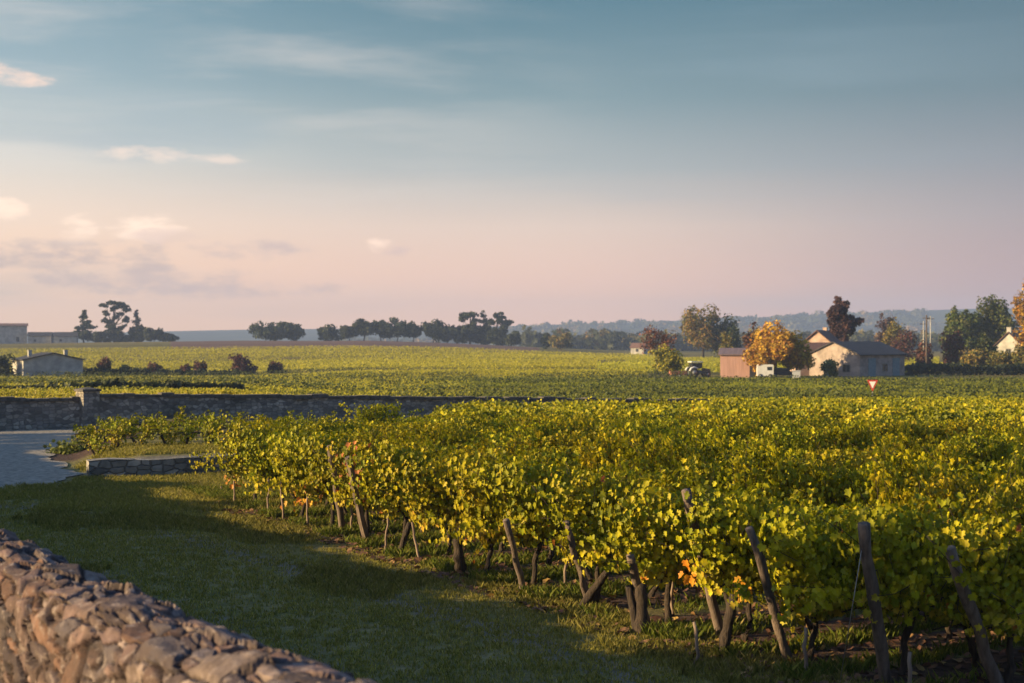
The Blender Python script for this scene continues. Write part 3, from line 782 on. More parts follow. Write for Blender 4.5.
for i, s in enumerate(ROWS):
    t = T0.get(i, 9.15) + .2; pts = []
    for q in range(9):
        tq = t + q * 1.6; x, y = xy(s, tq); pts.append((x, y, z1(x, y) + .62 + .02 * math.sin(q * 2)))
    mb = MB(); mb.tube(pts, .0022, 4); o = mb.build('trellis_wire', M['wire'])
    tag(o, f'trellis wire under the leaves of the {ORD[len(ROWS) - i - 1]} row from the left', 'wire', 'trellis wires of the vine rows')
tp = pxz(865, 530, 12.9); x = (838 - 512) / F * 12.9; bpz = z1(x, 12.9)
mb = MB(); mb.tube([tp, (x, 12.9, bpz)], .004, 5)
tag(mb.build('stay_wire', M['wire']), 'rusty stay wire slanting from the thick curved post to the ground', 'wire')
for (px, py, d, sx, sz, cols, n) in ((700, 572, 15.3, .13, .06, [(.55, .20, .02), (.60, .28, .025)], 26), (354, 466, 22.6, .10, .22, [(.38, .11, .04), (.45, .18, .05)], 40), (306, 500, 24.8, .2, .10, [(.50, .24, .025), (.45, .15, .03)], 24), (742, 592, 14.6, .07, .06, [(.55, .26, .025)], 12), (234, 480, 28.0, .10, .1, [(.48, .17, .03)], 12)):
    p = np.array(pxz(px, py, d)); rg = np.random.default_rng(px); lb = MB(); P = p + rg.normal(0, 1, (n, 3)) * [sx, .06, sz]
    leaves(lb, P, rg.normal(0, .4, (n, 3)) + [-.6, -.5, .3], rg.normal(0, .4, (n, 3)) + [0, 0, -.8], rg.uniform(.06, .10, n), pick_cols(rg, n, cols, [1] * len(cols)), LEAF)
    vine = min(END_VINES, key=lambda v: (v.location.x - p[0]) ** 2 + (v.location.y - p[1]) ** 2)
    o = lb.build('autumn_foliage', M['vine_leaf'], vine); o['label'] = 'bunch of orange and red leaves'
    o.matrix_parent_inverse = (Matrix.Translation(vine.location) @ vine.rotation_euler.to_matrix().to_4x4() @ Matrix.Diagonal((*vine.scale, 1))).inverted()
# old dry stumps and thick trunks at the row ends
for (px, d, py_t, lean, r, label) in ((460, 19.6, 537, -.03, .075, 'thick grey vine stump standing upright before the foliage'), (640, 15.5, 585, .12, .07, 'thick dark double vine trunk, near middle of the row ends'),
                                      (580, 17.0, 570, .30, .05, 'dry slanting vine trunk above the lit grass'), (722, 14.4, 595, .12, .055, 'pale twisted vine trunk right of the bare grey stake'),
                                      (400, 21.2, 523, .2, .045, 'dark slanting vine trunk, left middle of the row ends')):
    x = (px - 512) / F * d; z = z1(x, d); ht = CAM_H - (py_t - 340) / F * d - z; rg = np.random.default_rng(px)
    n = 9; f = np.linspace(0, 1, n); path = np.stack([lean * f ** 1.5 + np.cumsum(rg.normal(0, .012, n)), np.cumsum(rg.normal(0, .012, n)), -.06 + (ht + .06) * f], -1)
    mb = MB(); mb.tube(path, r * np.linspace(1.15, .8, n) * rg.uniform(.85, 1.2, n), 9)
    if px == 640: mb.tube(path * [[.3, 1, .95]] + np.stack([-.02 - .10 * f, .03 * f, 0 * f], -1), r * .7 * np.linspace(1, .8, n), 8)
    o = mb.build('vine_stump', M['bark']); o.location = (x, d, z); tag(o, label, 'vine stump', 'old vine trunks at the row ends')


# ------------------------------------------------------------------ grass, weeds and fallen leaves
def build_grass():
    rg = np.random.default_rng(31); mb = MB()
    def scatter(n, fn, hmin, hmax, cols, w, tuft=6):
        x, y = fn(n // tuft); nt = len(x); s, t = st(x, y)
        x = np.repeat(x, tuft) + rg.normal(0, .035, nt * tuft); y = np.repeat(y, tuft) + rg.normal(0, .035, nt * tuft); m = len(x)
        z = zg(x, y); h = rg.uniform(hmin, hmax, m) * np.repeat(rg.uniform(.5, 1.3, nt), tuft); az = rg.uniform(0, 6.283, m); ln = rg.uniform(.15, .9, m) * h
        wd = rg.uniform(.004, .009, m)
        c = np.cos(az); s_ = np.sin(az)
        v = np.stack([np.stack([x - s_ * wd, y + c * wd, z - .01], -1), np.stack([x + s_ * wd, y - c * wd, z - .01], -1),
                      np.stack([x + c * ln * .4 + s_ * wd * .7, y + s_ * ln * .4 - c * wd * .7, z + h * .6], -1), np.stack([x + c * ln, y + s_ * ln, z + h], -1),
                      np.stack([x + c * ln * .4 - s_ * wd * .7, y + s_ * ln * .4 + c * wd * .7, z + h * .6], -1)], 1)
        col = np.repeat(pick_cols(rg, m, cols, w), 5, 0)
        mb.add(v.reshape(-1, 3), np.arange(m * 5), np.full(m, 5), col)
    G = [(.185, .168, .036), (.26, .225, .047), (.32, .265, .07), (.35, .28, .13)]
    def track(n):                         # the mown track between old wall and vines
        t = rg.uniform(1.95, 9.6, n * 2); s = 5 + 27 * rg.random(n * 2) ** 1.25
        x, y = xy(s, t); keep = (x / y > -.44) & (x / y < .42) & (fbm(x * 1.4, y * 1.4, 41, 3) > rg.uniform(-1.3, -.45, len(x))) & (y < 31.5 + .1 * x)
        return x[keep][:n], y[keep][:n]
    scatter(210000, track, .015, .055, G, [5, 5, 2, .8])
    def clumps(n):
        s = 6 + 26 * rg.random(n * 4); t = rg.uniform(2.2, 9.4, n * 4); x, y = xy(s, t); keep = (x / y > -.42) & (x / y < .42) & (fbm(x * .9, y * .9, 47, 3) > .35) & (y < 31); return x[keep][:n], y[keep][:n]
    scatter(42000, clumps, .05, .11, [(.16, .14, .03), (.22, .19, .045), (.28, .23, .08)], [4, 5, 2], 10)
    def ends(n):                          # longer lit grass between the row ends
        s = 8.5 + 21 * rg.random(n * 3); t = 9.0 + 8 * rg.random(n * 3) ** 1.5; x, y = xy(s, t)
        dmin = np.min(np.abs(s[:, None] - np.array(ROWS)[None]), 1); keep = (x / y < .42) & (dmin > .36) & (fbm(x * 1.1, y * 1.1, 43, 3) > rg.uniform(-1.1, -.2, len(x)))
        return x[keep][:n], y[keep][:n]
    scatter(100000, ends, .05, .15, [(.09, .115, .016), (.14, .16, .024), (.21, .20, .04), (.25, .20, .07)], [4, 6, 3, 1])
    def kerb(n):                          # sunlit patch before the kerb wall and the terrace edge
        x = rg.uniform(-11, -3, n * 2); y = rg.uniform(28.5, 38.5, n * 2); yk = 33 + .45 * (x + 9.8)
        keep = ((y < yk - .3) | (y > yk + 1.8)) & (x > np.interp(y, [28, 31.5, 34, 40], [-14, -9.8, -10.2, -12.8])); return x[keep][:n], y[keep][:n]
    scatter(70000, kerb, .04, .10, G, [4, 6, 3, 1])
    def far_end(n):
        x = rg.uniform(-9, -3.5, n); y = rg.uniform(26.5, 31, n); return x, y
    scatter(40000, far_end, .04, .11, G, [3, 6, 4, 1])
    tag(mb.build('grass', M['grass_blade']), 'short worn grass of the track and between the vine rows', 'grass', kind='stuff')
    lb = MB(); n = 5200; s = 8.6 + 19 * rg.random(n); t = 8.6 + 9 * rg.random(n) ** 1.4
    si = np.array(ROWS)[rg.integers(0, len(ROWS), n)] + rg.normal(0, .3, n); s = np.where(rg.random(n) < .75, si, s); x, y = xy(s, t)
    N = np.stack([rg.normal(0, .35, n), rg.normal(0, .35, n), np.ones(n)], -1); T = np.stack([rg.normal(size=n), rg.normal(size=n), np.zeros(n)], -1)
    leaves(lb, np.stack([x, y, zg(x, y) + rg.uniform(.01, .035, n)], -1), N, T, rg.uniform(.06, .11, n), pick_cols(rg, n, [(.16, .085, .045), (.26, .15, .06), (.10, .05, .035), (.32, .2, .06)], [4, 2, 4, 1]), LEAF_LOW)
    tag(lb.build('fallen_leaves', M['litter']), 'brown fallen leaves on the tilled soil under the vines', 'leaves', kind='stuff')
    # weeds on the bank by the road
    wb = MB(); n = 500; x = np.clip(rg.normal(-12.5, .3, n), -13.2, -11.8); y = rg.normal(40.5, .3, n); z = zg(x, y) + np.minimum(np.abs(rg.normal(0, .14, n)), .4)
    leaves(wb, np.stack([x, y, z], -1), rg.normal(size=(n, 3)) + [0, 0, .5], rg.normal(size=(n, 3)), rg.uniform(.06, .12, n), pick_cols(rg, n, [(.09, .11, .02), (.15, .16, .03)], [1, 1]), CLUMP)
    tag(wb.build('weeds', M['crown_leaf']), 'low green weeds on the bank beside the concrete road', 'weeds', kind='stuff')


build_grass()


# ------------------------------------------------------------------ fields beyond the wall
def strip_rows(name, label, lines, h, csize, dens, cols, w, width=.28, seed=1, wave=True):
    """many vine rows as one mass of leaf clumps; lines are (x0,y0,x1,y1)"""
    csize *= .72; dens *= 1.7; rg = np.random.default_rng(seed); PX = []; PY = []
    for (x0, y0, x1, y1) in lines:
        L = math.hypot(x1 - x0, y1 - y0); n = int(L * dens); f = rg.random(n); PX.append(x0 + (x1 - x0) * f); PY.append(y0 + (y1 - y0) * f)
    x = np.concatenate(PX); y = np.concatenate(PY); n = len(x); y = y + rg.normal(0, width, n)
    gap = fbm(x / 3, y / 2, seed + 60, 3) > -.75; x, y = x[gap], y[gap]; n = len(x)
    z = zg(x, y) + h * (.25 + .75 * rg.random(n) ** .6) * (1 + .12 * fbm(x / 5, y / 5, seed + 7, 2))
    N = rg.normal(size=(n, 3)) * [.35, .35, .25] + [-.5, -.5, .7]; T = rg.normal(size=(n, 3)) + [0, 0, -.5]
    mb = MB(); leaves(mb, np.stack([x, y, z], -1), N, T, csize * rg.uniform(.6, 1.3, n), pick_cols(rg, n, cols, w) ** .6 * np.mean(np.array(cols), 0)[None] ** .4 * (1 + .16 * fbm(x / 14, y / 5, seed + 33, 3))[:, None], CLUMP)
    tag(mb.build(name, M['vine_leaf']), label, 'vineyard', kind='stuff')


FC = [(.15, .145, .004), (.215, .195, .005), (.285, .245, .007), (.35, .28, .010)]
FG = [(.08, .10, .003), (.125, .14, .004), (.17, .175, .005), (.23, .21, .007)]


def block(d0, d1, gap, u0, u1, slope=.0, lo=None):
    """row lines across the view between depths d0 and d1, from bearing u0 to u1"""
    out = []; d = d0
    while d < d1:
        x0, x1 = u0 * d, u1 * d; out.append((x0, d + slope * x0, x1, d + slope * x1)); d += gap
    return out


def beyond_wall(d0, d1, gap, u0, u1):
    out = []; d = d0
    while d < d1:
        k_ = d - d0
        x0 = u0 * (d + 4); x1 = u1 * d
        out.append((x0, d + .0, min(x1, -15.8), d)) if x0 < -15.8 else None
        out.append((max(x0, -15.5), wall_y(max(x0, -15.5)) + 1.6 + k_, min(x1, 11), wall_y(min(x1, 11)) + 1.6 + k_)); d += gap
    return out


strip_rows('vineyard_rows', 'bright yellow-green vine rows just behind the stone wall', beyond_wall(54.5, 69, 1.7, -.42, .2), 1.22, .14, 46, FC, [3, 5, 5, 2], .17, 2)
strip_rows('vineyard_rows', 'band of vine rows beyond the bright rows behind the wall', block(79, 97, 1.8, -.42, .05, .12), 1.1, .16, 34, FC, [4, 5, 4, 2], .2, 3)
strip_rows('vineyard_rows', 'wide flat green vine field before the farm buildings', block(99, 140, 2.6, -.06, .45, .0) + block(84, 98, 2.2, .0, .14), 1.05, .16, 32, FG, [5, 5, 2.5, .8], .2, 4)
strip_rows('vineyard_rows', 'farther green vine field reaching the farm buildings', block(146, 187, 3.2, -.06, .45, .0), 1.05, .22, 20, FG, [5, 5, 2.5, .8], .26, 5)
strip_rows('vineyard_rows', 'pale vine field left of the farm, below the low hill', block(114, 166, 2.3, -.42, -.03, .03) + block(174, 188, 2.6, -.42, -.05, .0) + block(189, 224, 2.6, -.42, .095, .0), 1.05, .22, 18, FC, [3, 5, 4, 2.5], .28, 6)
strip_rows('vineyard_rows', 'vine field covering the slope of the low hill', block(248, 330, 3.2, -.42, .06, .0) + block(340, 440, 4.5, -.42, .10, .0), 1.15, .34, 7, FC, [2.5, 5, 5, 3], .5, 7)
strip_rows('vineyard_rows', 'flat vine field behind the tractor and the farm', block(228, 300, 3.2, .06, .45, .0) + block(310, 420, 5, .08, .3), 1.1, .34, 7, FC, [4, 5, 3, 1.5], .5, 8)


FD = [(.045, .055, .008), (.07, .075, .009), (.10, .10, .012)]  # dark leaf tones stand in for the shaded sides of rows
strip_rows('vineyard_rows', 'taller vine rows coloured darker to draw row shadow lines across the fields', [(-9, 111, 52, 113), (-52, 123, 50, 121), (-60, 150, 70, 152), (-2, 96.5, 44, 97.5), (-55, 129, -6, 126), (-80, 193, 24, 191), (-90, 226, -20, 224), (-70, 171, 80, 171)], 1.55, .24, 26, FD, [3, 4, 2], .3, 12)


# ------------------------------------------------------------------ trees, bushes, hedges
DK = [(.020, .030, .014), (.034, .045, .018), (.05, .058, .024)]
GR = [(.045, .06, .018), (.07, .08, .022), (.10, .095, .03)]
OL = [(.10, .10, .022), (.17, .14, .03), (.24, .16, .035)]
OR = [(.40, .25, .025), (.45, .30, .03), (.34, .17, .025), (.20, .15, .03)]
RU = [(.14, .055, .035), (.10, .045, .035), (.07, .05, .03)]
PU = [(.075, .042, .04), (.055, .035, .038), (.10, .055, .045)]


def tree(name, base, blobs, h, cols, label, cat='tree', n=900, csize=.5, trunk=.25, group=None, seed=None, limbs=True, shell=.55, stretch=1.0, w=None, tuft=(.38, .60)):
    """blobs: (x, y, z, rx, ry, rz) relative to the base; leaf clumps fill their outer volume"""
    rg = np.random.default_rng(seed if seed is not None else int(abs(base[0] * 13 + base[1] * 7)) + len(label))
    root = empty(name, base); tag(root, label, cat, group)
    blobs = np.array(blobs, float); vol = blobs[:, 3] * blobs[:, 4] * blobs[:, 5]; vol = vol ** (2 / 3)
    # break each lobe into smaller tufts so that the outline is uneven
    tufts = []
    for b, v in zip(blobs, vol / vol.sum()):
        m = max(6, int(52 * v)); dirs = norm(rg.normal(size=(m, 3))); rr = rg.uniform(.35, 1.0, (m, 1))
        c = b[:3] + dirs * rr * b[3:]; tufts += [(*p, *(b[3:] * rg.uniform(*tuft))) for p in c]
    tufts = np.array(tufts); wt = (tufts[:, 3] * tufts[:, 4] * tufts[:, 5]) ** (2 / 3); wt /= wt.sum()
    n = int(n * 2.4); k_ = rg.choice(len(tufts), n, p=wt); dirs = norm(rg.normal(size=(n, 3))); rad = shell + (1 - shell) * rg.random((n, 1))
    P = tufts[k_, :3] + dirs * rad * tufts[k_, 3:]; P[:, 2] = np.maximum(P[:, 2], .15)
    N = dirs + rg.normal(0, .5, (n, 3)) + [0, 0, .2]; T = rg.normal(size=(n, 3)) * [1, 1, .7] + [0, 0, -.3]
    col = pick_cols(rg, n, cols, w or [1] * len(cols)); col *= rg.uniform(.75, 1.3, (len(tufts), 1))[k_]
    mb = MB(); leaves(mb, P, N, T, csize * rg.uniform(.6, 1.4, n), col, CLUMP); mb.build('crown', M['crown_leaf'], root)
    tb = MB(); top = max(.6, h * .75); tb.tube([(0, 0, -.4), (.03 * h * rg.normal(), 0, top * .4), (.02 * h * rg.normal(), 0, top)], [trunk, trunk * .75, trunk * .3], 7)
    if limbs:
        for b in blobs:
            z0 = top * rg.uniform(.3, .6); mid = (np.array([0, 0, z0]) + b[:3]) / 2 + [0, 0, -.03 * h]
            tb.tube([(0, 0, z0), tuple(mid), tuple(b[:3])], [trunk * .5, trunk * .32, trunk * .12], 5)
    tb.build('trunk', M['tree_bark'], root)
    return root


def round_blobs(w, h, zb=.25, seed=1, k_=5):
    rg = np.random.default_rng(seed); out = [(0, 0, h * (.5 + zb * .5), w * .40, w * .40, h * (1 - zb) * .5 * .86)]
    for _ in range(k_):
        a = rg.uniform(0, 6.28); q = rg.uniform(.2, .32) * w
        out.append((math.cos(a) * q, math.sin(a) * q, h * rg.uniform(zb + .18, .78), w * rg.uniform(.18, .28), w * rg.uniform(.18, .28), h * rg.uniform(.15, .24)))
    return out


def rtree(name, px, d, wpx, top_py, cols, label, base_py=None, zb=.2, n=700, cs=None, group=None, k_=5, trunk=None, cat='tree', w=None, seed=None, shell=.5):
    s = d / F; x, y, z = at(px, d); ht = CAM_H - (top_py - 340) * s - z; wd = wpx * s * 1.15
    sd = int(seed if seed is not None else px * 3 + top_py)
    return tree(name, (x, y, z), round_blobs(wd, ht, zb, sd, k_), ht, cols, label, cat, n, cs or max(.16, 1.9 * s), trunk or max(.05, .022 * ht + .05), group, sd, True, shell, w=w)


G1 = 'dark trees along the ridge of the low hill'
# ridge, left: conifer, cedar, pointed tree and round trees
def layered(name, px, d, tiers, h_top_py, cols, label, n=800, cs=.8, trunk=.4, seed=1):
    s = d / F; x, y, z = at(px, d); bl = []
    for (dx, py, hw, hh) in tiers: bl.append((dx * s, 0, CAM_H - (py - 340) * s - z, hw * s, hw * s * .8, hh * s))
    ht = CAM_H - (h_top_py - 340) * s - z
    return tree(name, (x, y, z), bl, ht * 1.25, cols, label, 'tree', n, cs, trunk, G1, seed, tuft=(.28, .46))


layered('conifer_tree', 84, 655, [(0, 313, 3, 2.0), (0, 317, 5, 1.8), (0, 322, 7, 1.8), (0, 327, 9, 2), (-1, 334, 10, 4), (5, 337, 8, 4)], 311, DK, 'pointed dark conifer left of the flat topped cedar', 900, .85, .4, 4)
layered('cedar_tree', 114, 650, [(2, 303, 11, 2.0), (-8, 305, 7, 1.3), (9, 306, 6, 1.5), (13, 309.5, 6, 1.6), (-1, 308, 5, 3), (-7, 313, 5, 2.6), (7, 314, 4, 2), (1, 317, 4, 4), (12, 320, 5, 2.8), (-8, 320, 4, 2.4), (-3, 325, 6, 4), (8, 327, 5, 3.5), (0, 333, 10, 6), (2, 339, 12, 5)], 301, DK, 'tall flat topped cedar on the ridge, highest tree at left', 1500, .8, .6, 5)
layered('conifer_tree', 136, 652, [(0, 312, 1.6, 3.5), (0, 317, 3, 3.5), (0, 322, 4, 4), (1, 331, 9, 5), (1, 337, 9, 5)], 310, DK, 'slim pointed conifer right of the flat topped cedar', 900, .8, .4, 6)
rtree('round_tree', 154, 648, 20, 328, DK, 'rounded dark tree just right of the slim conifer on the ridge', zb=.05, n=600, group=G1)
rtree('round_tree', 168, 648, 16, 333, DK, 'small round tree at the right end of the cedar group', zb=.05, n=400, group=G1)
rtree('round_tree', 101, 648, 16, 331, DK, 'dense bush tree below the flat topped cedar', zb=.02, n=400, group=G1)
rtree('round_tree', 270, 640, 34, 319, DK, 'broad dark dome tree alone on the hill crest, left half', zb=.03, n=900, group=G1)
rtree('round_tree', 291, 640, 28, 321, DK, 'broad dark dome tree alone on the hill crest, right half', zb=.03, n=800, group=G1)
rtree('round_tree', 328, 640, 22, 325, DK, 'small dark tree between the dome tree and the long tree row', zb=.05, n=500, group=G1)
for (px, wpx, ty, lab) in ((350, 22, 325, 'lowest leftmost tree of the long row on the hill crest'), (364, 24, 318, 'second tree of the long row on the hill crest'), (381, 20, 319, 'third tree of the long row, narrow crown, on the crest'),
                           (397, 24, 318.5, 'fourth tree of the long row, full round crown, on the crest'), (413, 18, 322, 'fifth tree of the long row, shorter, on the crest'), (433, 24, 318, 'sixth tree of the long row, before the low middle part'),
                           (447, 22, 324, 'low tree in the middle dip of the long crest row'), (458, 20, 326, 'lowest bushy tree left of the tall pines on the crest')):
    rtree('round_tree', px, 640, wpx, ty, DK, lab, zb=.08 if px > 420 else .2, n=650, group=G1)
layered('pine_tree', 470, 640, [(0, 315, 12, 3.5), (-6, 319, 7, 3), (5, 321, 8, 4), (0, 330, 12, 7), (2, 338, 12, 6)], 312, DK, 'tall spreading pine, left of the pair at the end of the crest row', 1100, .8, .5, 8)
layered('pine_tree', 484, 642, [(-1, 315, 4, 3.5), (2, 321, 7, 3), (0, 330, 9, 6), (0, 338, 10, 5)], 311, DK, 'narrow pine top between the two spreading pines', 800, .8, .5, 9)
layered('pine_tree', 498, 638, [(0, 314, 6, 3), (3, 320, 10, 3), (-4, 322, 7, 4), (9, 323, 7, 2), (0, 331, 10, 7), (2, 339, 12, 6)], 311, DK, 'tall spreading pine, right of the pair at the end of the crest row', 1100, .8, .5, 10)
rtree('round_tree', 514, 630, 18, 332, DK, 'low dark bush tree at the right foot of the pines', zb=.02, n=400, group=G1)

# middle distance, right of the hill
G2 = 'trees on the plain behind the fields'
rtree('round_tree', 547, 560, 9, 333, DK, 'slim dark tree left of the small brown autumn tree on the plain', zb=.05, n=300, group=G2)
rtree('round_tree', 561, 555, 22, 332, OL, 'small brown-green autumn tree on the flat plain', zb=.05, n=500, group=G2)
rtree('autumn_tree', 658, 232, 34, 322, [(.20, .085, .05), (.14, .07, .045), (.10, .06, .045)], 'thin half bare rust coloured tree above the small yellow tree', zb=.35, n=330, cs=.28, group=G2, k_=8, shell=.2)
rtree('round_tree', 703, 400, 44, 306, OL, 'big rounded olive autumn tree, tallest left of the farm', zb=.12, n=1700, cs=.5, group=G2, k_=8)
rtree('round_tree', 722, 405, 34, 316, GR, 'darker green tree leaning behind the big olive tree', zb=.08, n=1000, cs=.5, group=G2, k_=6)
rtree('round_tree', 733, 330, 16, 325, DK, 'dark narrow tree between the olive tree and the orange tree', zb=.05, n=500, cs=.4, group=G2)
rtree('round_tree', 726, 300, 15, 332, OL, 'small brownish tree behind the pink shed', zb=.05, n=400, cs=.36, group=G2)
rtree('yellow_tree', 668, 212, 28, 346, [(.30, .28, .03), (.42, .34, .03), (.18, .19, .03)], 'small yellow-green tree beside the tractor', zb=.1, n=900, cs=.26, group=G2, k_=6)
rtree('orange_tree', 774, 205, 54, 320, OR, 'bright orange autumn tree spreading over the pink shed', zb=.1, n=2600, cs=.30, group=G2, k_=9, w=[4, 4, 3, 1])
rtree('orange_tree', 796, 206, 32, 334, OR, 'smaller orange tree between the spreading orange tree and the farmhouse', zb=.1, n=1000, cs=.28, group=G2, k_=6)
rtree('autumn_tree', 752, 222, 18, 322, RU, 'dull red tree behind the left side of the orange tree', zb=.1, n=500, cs=.3, group=G2)
x, y, z = at(840, 238); s = 238 / F
tree('purple_tree', (x, y, z), [(0, 0, 10.9, 1.7, 1.4, 2.1), (-.3, 0, 9.0, 2.0, 1.6, 2.4), (.2, 0, 6.4, 2.2, 1.8, 2.8), (1.7, 0, 8.2, 1.6, 1.2, 1.9), (2.6, 0, 9.0, 1.2, .8, .7), (.3, 0, 3.8, 2.3, 1.8, 2.0)], 13, PU, 'tall purple-brown columnar tree behind the house', 'tree', 2600, .40, .22, G2, 12, tuft=(.28, .46))
rtree('round_tree', 893, 330, 26, 320, OL, 'half bare olive tree right of the dark roof', zb=.1, n=700, cs=.4, group=G2, shell=.3)
rtree('autumn_tree', 903, 318, 24, 326, RU, 'rust red bushy tree behind the right end of the dark roof', zb=.05, n=700, cs=.38, group=G2)
rtree('autumn_tree', 887, 360, 22, 312, PU, 'thin tall brown tree top rising right of the dark roof', zb=.3, n=400, cs=.42, group=G2, shell=.2)
# right edge
G3 = 'trees and bushes at the right edge behind the field'
rtree('round_tree', 925, 236, 17, 341, RU, 'dark reddish bush around the foot of the utility poles', zb=.02, n=500, cs=.3, group=G3)
rtree('round_tree', 960, 300, 34, 306, [(.06, .085, .018), (.09, .11, .024), (.12, .12, .03)], 'rounded green tree right of the utility poles', zb=.12, n=2300, cs=.42, group=G3, k_=7)
rtree('round_tree', 980, 310, 20, 304, DK, 'dark tree between the two big green trees at right', zb=.1, n=700, cs=.42, group=G3)
rtree('round_tree', 1002, 300, 36, 294, [(.06, .085, .018), (.09, .11, .024), (.12, .12, .03)], 'tallest full green tree at right, above the white house', zb=.1, n=2300, cs=.42, group=G3, k_=8)
rtree('orange_tree', 1030, 250, 30, 282, OR, 'orange leaved tree cut by the right edge of the picture', zb=.15, n=1200, cs=.34, group=G3, k_=7)
rtree('bush', 953, 244, 24, 332, RU, 'dark rust coloured round bush left of the lit green slope bushes', zb=.02, n=700, cs=.3, group=G3, cat='bush')
rtree('bush', 985, 244, 26, 331, GR, 'tall pointed green bush below the tallest green tree', zb=.02, n=700, cs=.3, group=G3, cat='bush')
rtree('bush', 975, 236, 30, 347, OL, 'low olive bush in front of the tall pointed green bush', zb=.02, n=700, cs=.28, group=G3, cat='bush')
rtree('bush', 1003, 234, 30, 350, OL, 'wide olive bush below the small white house', zb=.02, n=700, cs=.28, group=G3, cat='bush')
rtree('bush', 1024, 232, 26, 341, OL, 'brownish bush at the picture edge beside the white house', zb=.02, n=700, cs=.28, group=G3, cat='bush')
rtree('bush', 830, 208, 16, 358, [(.11, .13, .025), (.17, .17, .03), (.07, .09, .02)], 'green-yellow shrub against the sunlit gable of the farmhouse', zb=.0, n=420, cs=.24, group=G3, cat='bush')
rtree('bush', 893, 222, 10, 362, DK, 'dark bush at the right corner of the house', zb=.0, n=260, cs=.26, group=G3, cat='bush')


def hedge(name, px0, px1, d0, d1, h, cols, label, n, cs=.3, w=.8, seed=1, group='dark hedges among the fields'):
    rg = np.random.default_rng(seed); a = np.array(at(px0, d0)); b = np.array(at(px1, d1)); f = rg.random(n)
    x = a[0] + (b[0] - a[0]) * f + rg.normal(0, .2, n); y = a[1] + (b[1] - a[1]) * f + rg.uniform(-w, w, n)
    prof = h * (1 + .22 * fbm(x / 2.5, y, seed + 4, 3)); z = zg(x, y) + prof * rg.random(n) ** .6
    N = rg.normal(size=(n, 3)) * [1, 1, .6] + [0, -.5, .5]; T = rg.normal(size=(n, 3))
    mb = MB(); leaves(mb, np.stack([x, y, z], -1) - a, N, T, cs * rg.uniform(.6, 1.4, n), pick_cols(rg, n, cols, [1] * len(cols)), CLUMP)
    o = mb.build(name, M['crown_leaf']); o.location = a; tag(o, label, 'hedge', group)


hedge('hedge', 906, 1060, 218, 222, 1.5, DK, 'long dark hedge along the field below the right hand trees', 3000, .32, 1.2, 3)
hedge('hedge', 71, 150, 231, 233, 2.0, DK, 'dark clipped hedge right of the low white house', 1400, .34, .8, 4)
hedge('hedge', 158, 240, 236, 240, 1.6, DK, 'low dark hedge leading to the red bush', 900, .34, .8, 5)
hedge('hedge', 66, 122, 103, 105, 1.25, DK, 'low dark hedge strip in the field below the white house', 1300, .28, .8, 6)
hedge('hedge', 128, 153, 104, 105, 1.3, DK, 'short dark hedge strip right of the longer field hedge', 600, .28, .8, 7)
hedge('hedge', -30, 58, 101, 103, 1.1, DK, 'thin dark hedge line at the left edge of the field', 900, .28, .8, 8)
hedge('hedge', 162, 242, 106, 110, 1.35, DK, 'dark uneven hedge strip in the field below the red bush', 1300, .28, .8, 9)
hedge('hedge', 24, 48, 226.5, 227, 1.6, DK, 'low shrubs against the foot of the white house', 300, .3, .4, 11)
G4 = 'bushes on the slope at left'
rtree('bush', 4, 226, 22, 354, DK, 'dark rounded bush left of the low white house', zb=.0, n=700, cs=.3, group=G4, cat='bush')
rtree('bush', 104, 236, 13, 356.5, RU, 'small rusty bush above the clipped hedge', zb=.05, n=350, cs=.3, group=G4, cat='bush')
rtree('bush', 126, 238, 13, 364, GR, 'low green bush at the end of the clipped hedge', zb=.0, n=260, cs=.3, group=G4, cat='bush')
rtree('bush', 153, 238, 18, 361, RU, 'low brown bush right of the clipped hedge', zb=.0, n=300, cs=.3, group=G4, cat='bush')
rtree('bush', 186, 242, 11, 363, RU, 'smallest reddish bush of the line left of the big red bush', zb=.0, n=220, cs=.28, group=G4, cat='bush')
rtree('bush', 200, 242, 13, 360, RU, 'small round reddish bush next to the big red bush', zb=.0, n=280, cs=.28, group=G4, cat='bush')
rtree('bush', 244, 244, 25, 352, [(.12, .045, .04), (.085, .04, .04), (.06, .04, .03)], 'largest red-brown bush on the left slope', zb=.0, k_=9, seed=5, n=800, cs=.3, group=G4, cat='bush')
rtree('bush', 276, 246, 17, 361, RU, 'low brown bush right of the largest red bush', zb=.0, n=300, cs=.3, group=G4, cat='bush')


def build_woods():
    rg = np.random.default_rng(52); mb = MB(); P = []; C = []; S = []; N = []
    for q in range(2600):
        hill = q >= 1300
        d = float(np.exp(rg.uniform(math.log(780), math.log(1900)))) if not hill else float(rg.uniform(1900, 2780)); u = rg.uniform(.01, .44) if not hill else rg.uniform(-.12, .44)
        x = u * d; z = z1(x, d); h = rg.uniform(6, 13) * (.8 if hill else 1); w = rg.uniform(4, 9) * (1.9 if hill else 1); m = 26
        if fbm(np.array([x / 130]), np.array([d / 160]), 90, 3)[0] < -.25: continue
        dirs = norm(rg.normal(size=(m, 3))); p = np.array([x, d, z + h * .5]) + dirs * rg.uniform(.5, 1, (m, 1)) * np.array([w, w, h * .5])
        c = np.array([DK, DK, GR, OL][int(rg.integers(4))][int(rg.integers(3))]) * rg.uniform(.6, 1.2)
        P.append(p); N.append(dirs + rg.normal(0, .4, (m, 3))); C.append(np.tile(c, (m, 1))); S.append(np.full(m, rg.uniform(2.4, 3.8) * (1.8 if hill else 1)))
    P = np.concatenate(P); leaves(mb, P, np.concatenate(N), rg.normal(size=P.shape), np.concatenate(S), np.concatenate(C), CLUMP)
    tag(mb.build('distant_woods', M['crown_leaf']), 'hazy blue woods filling the valley before the far hills', 'woods', kind='stuff')


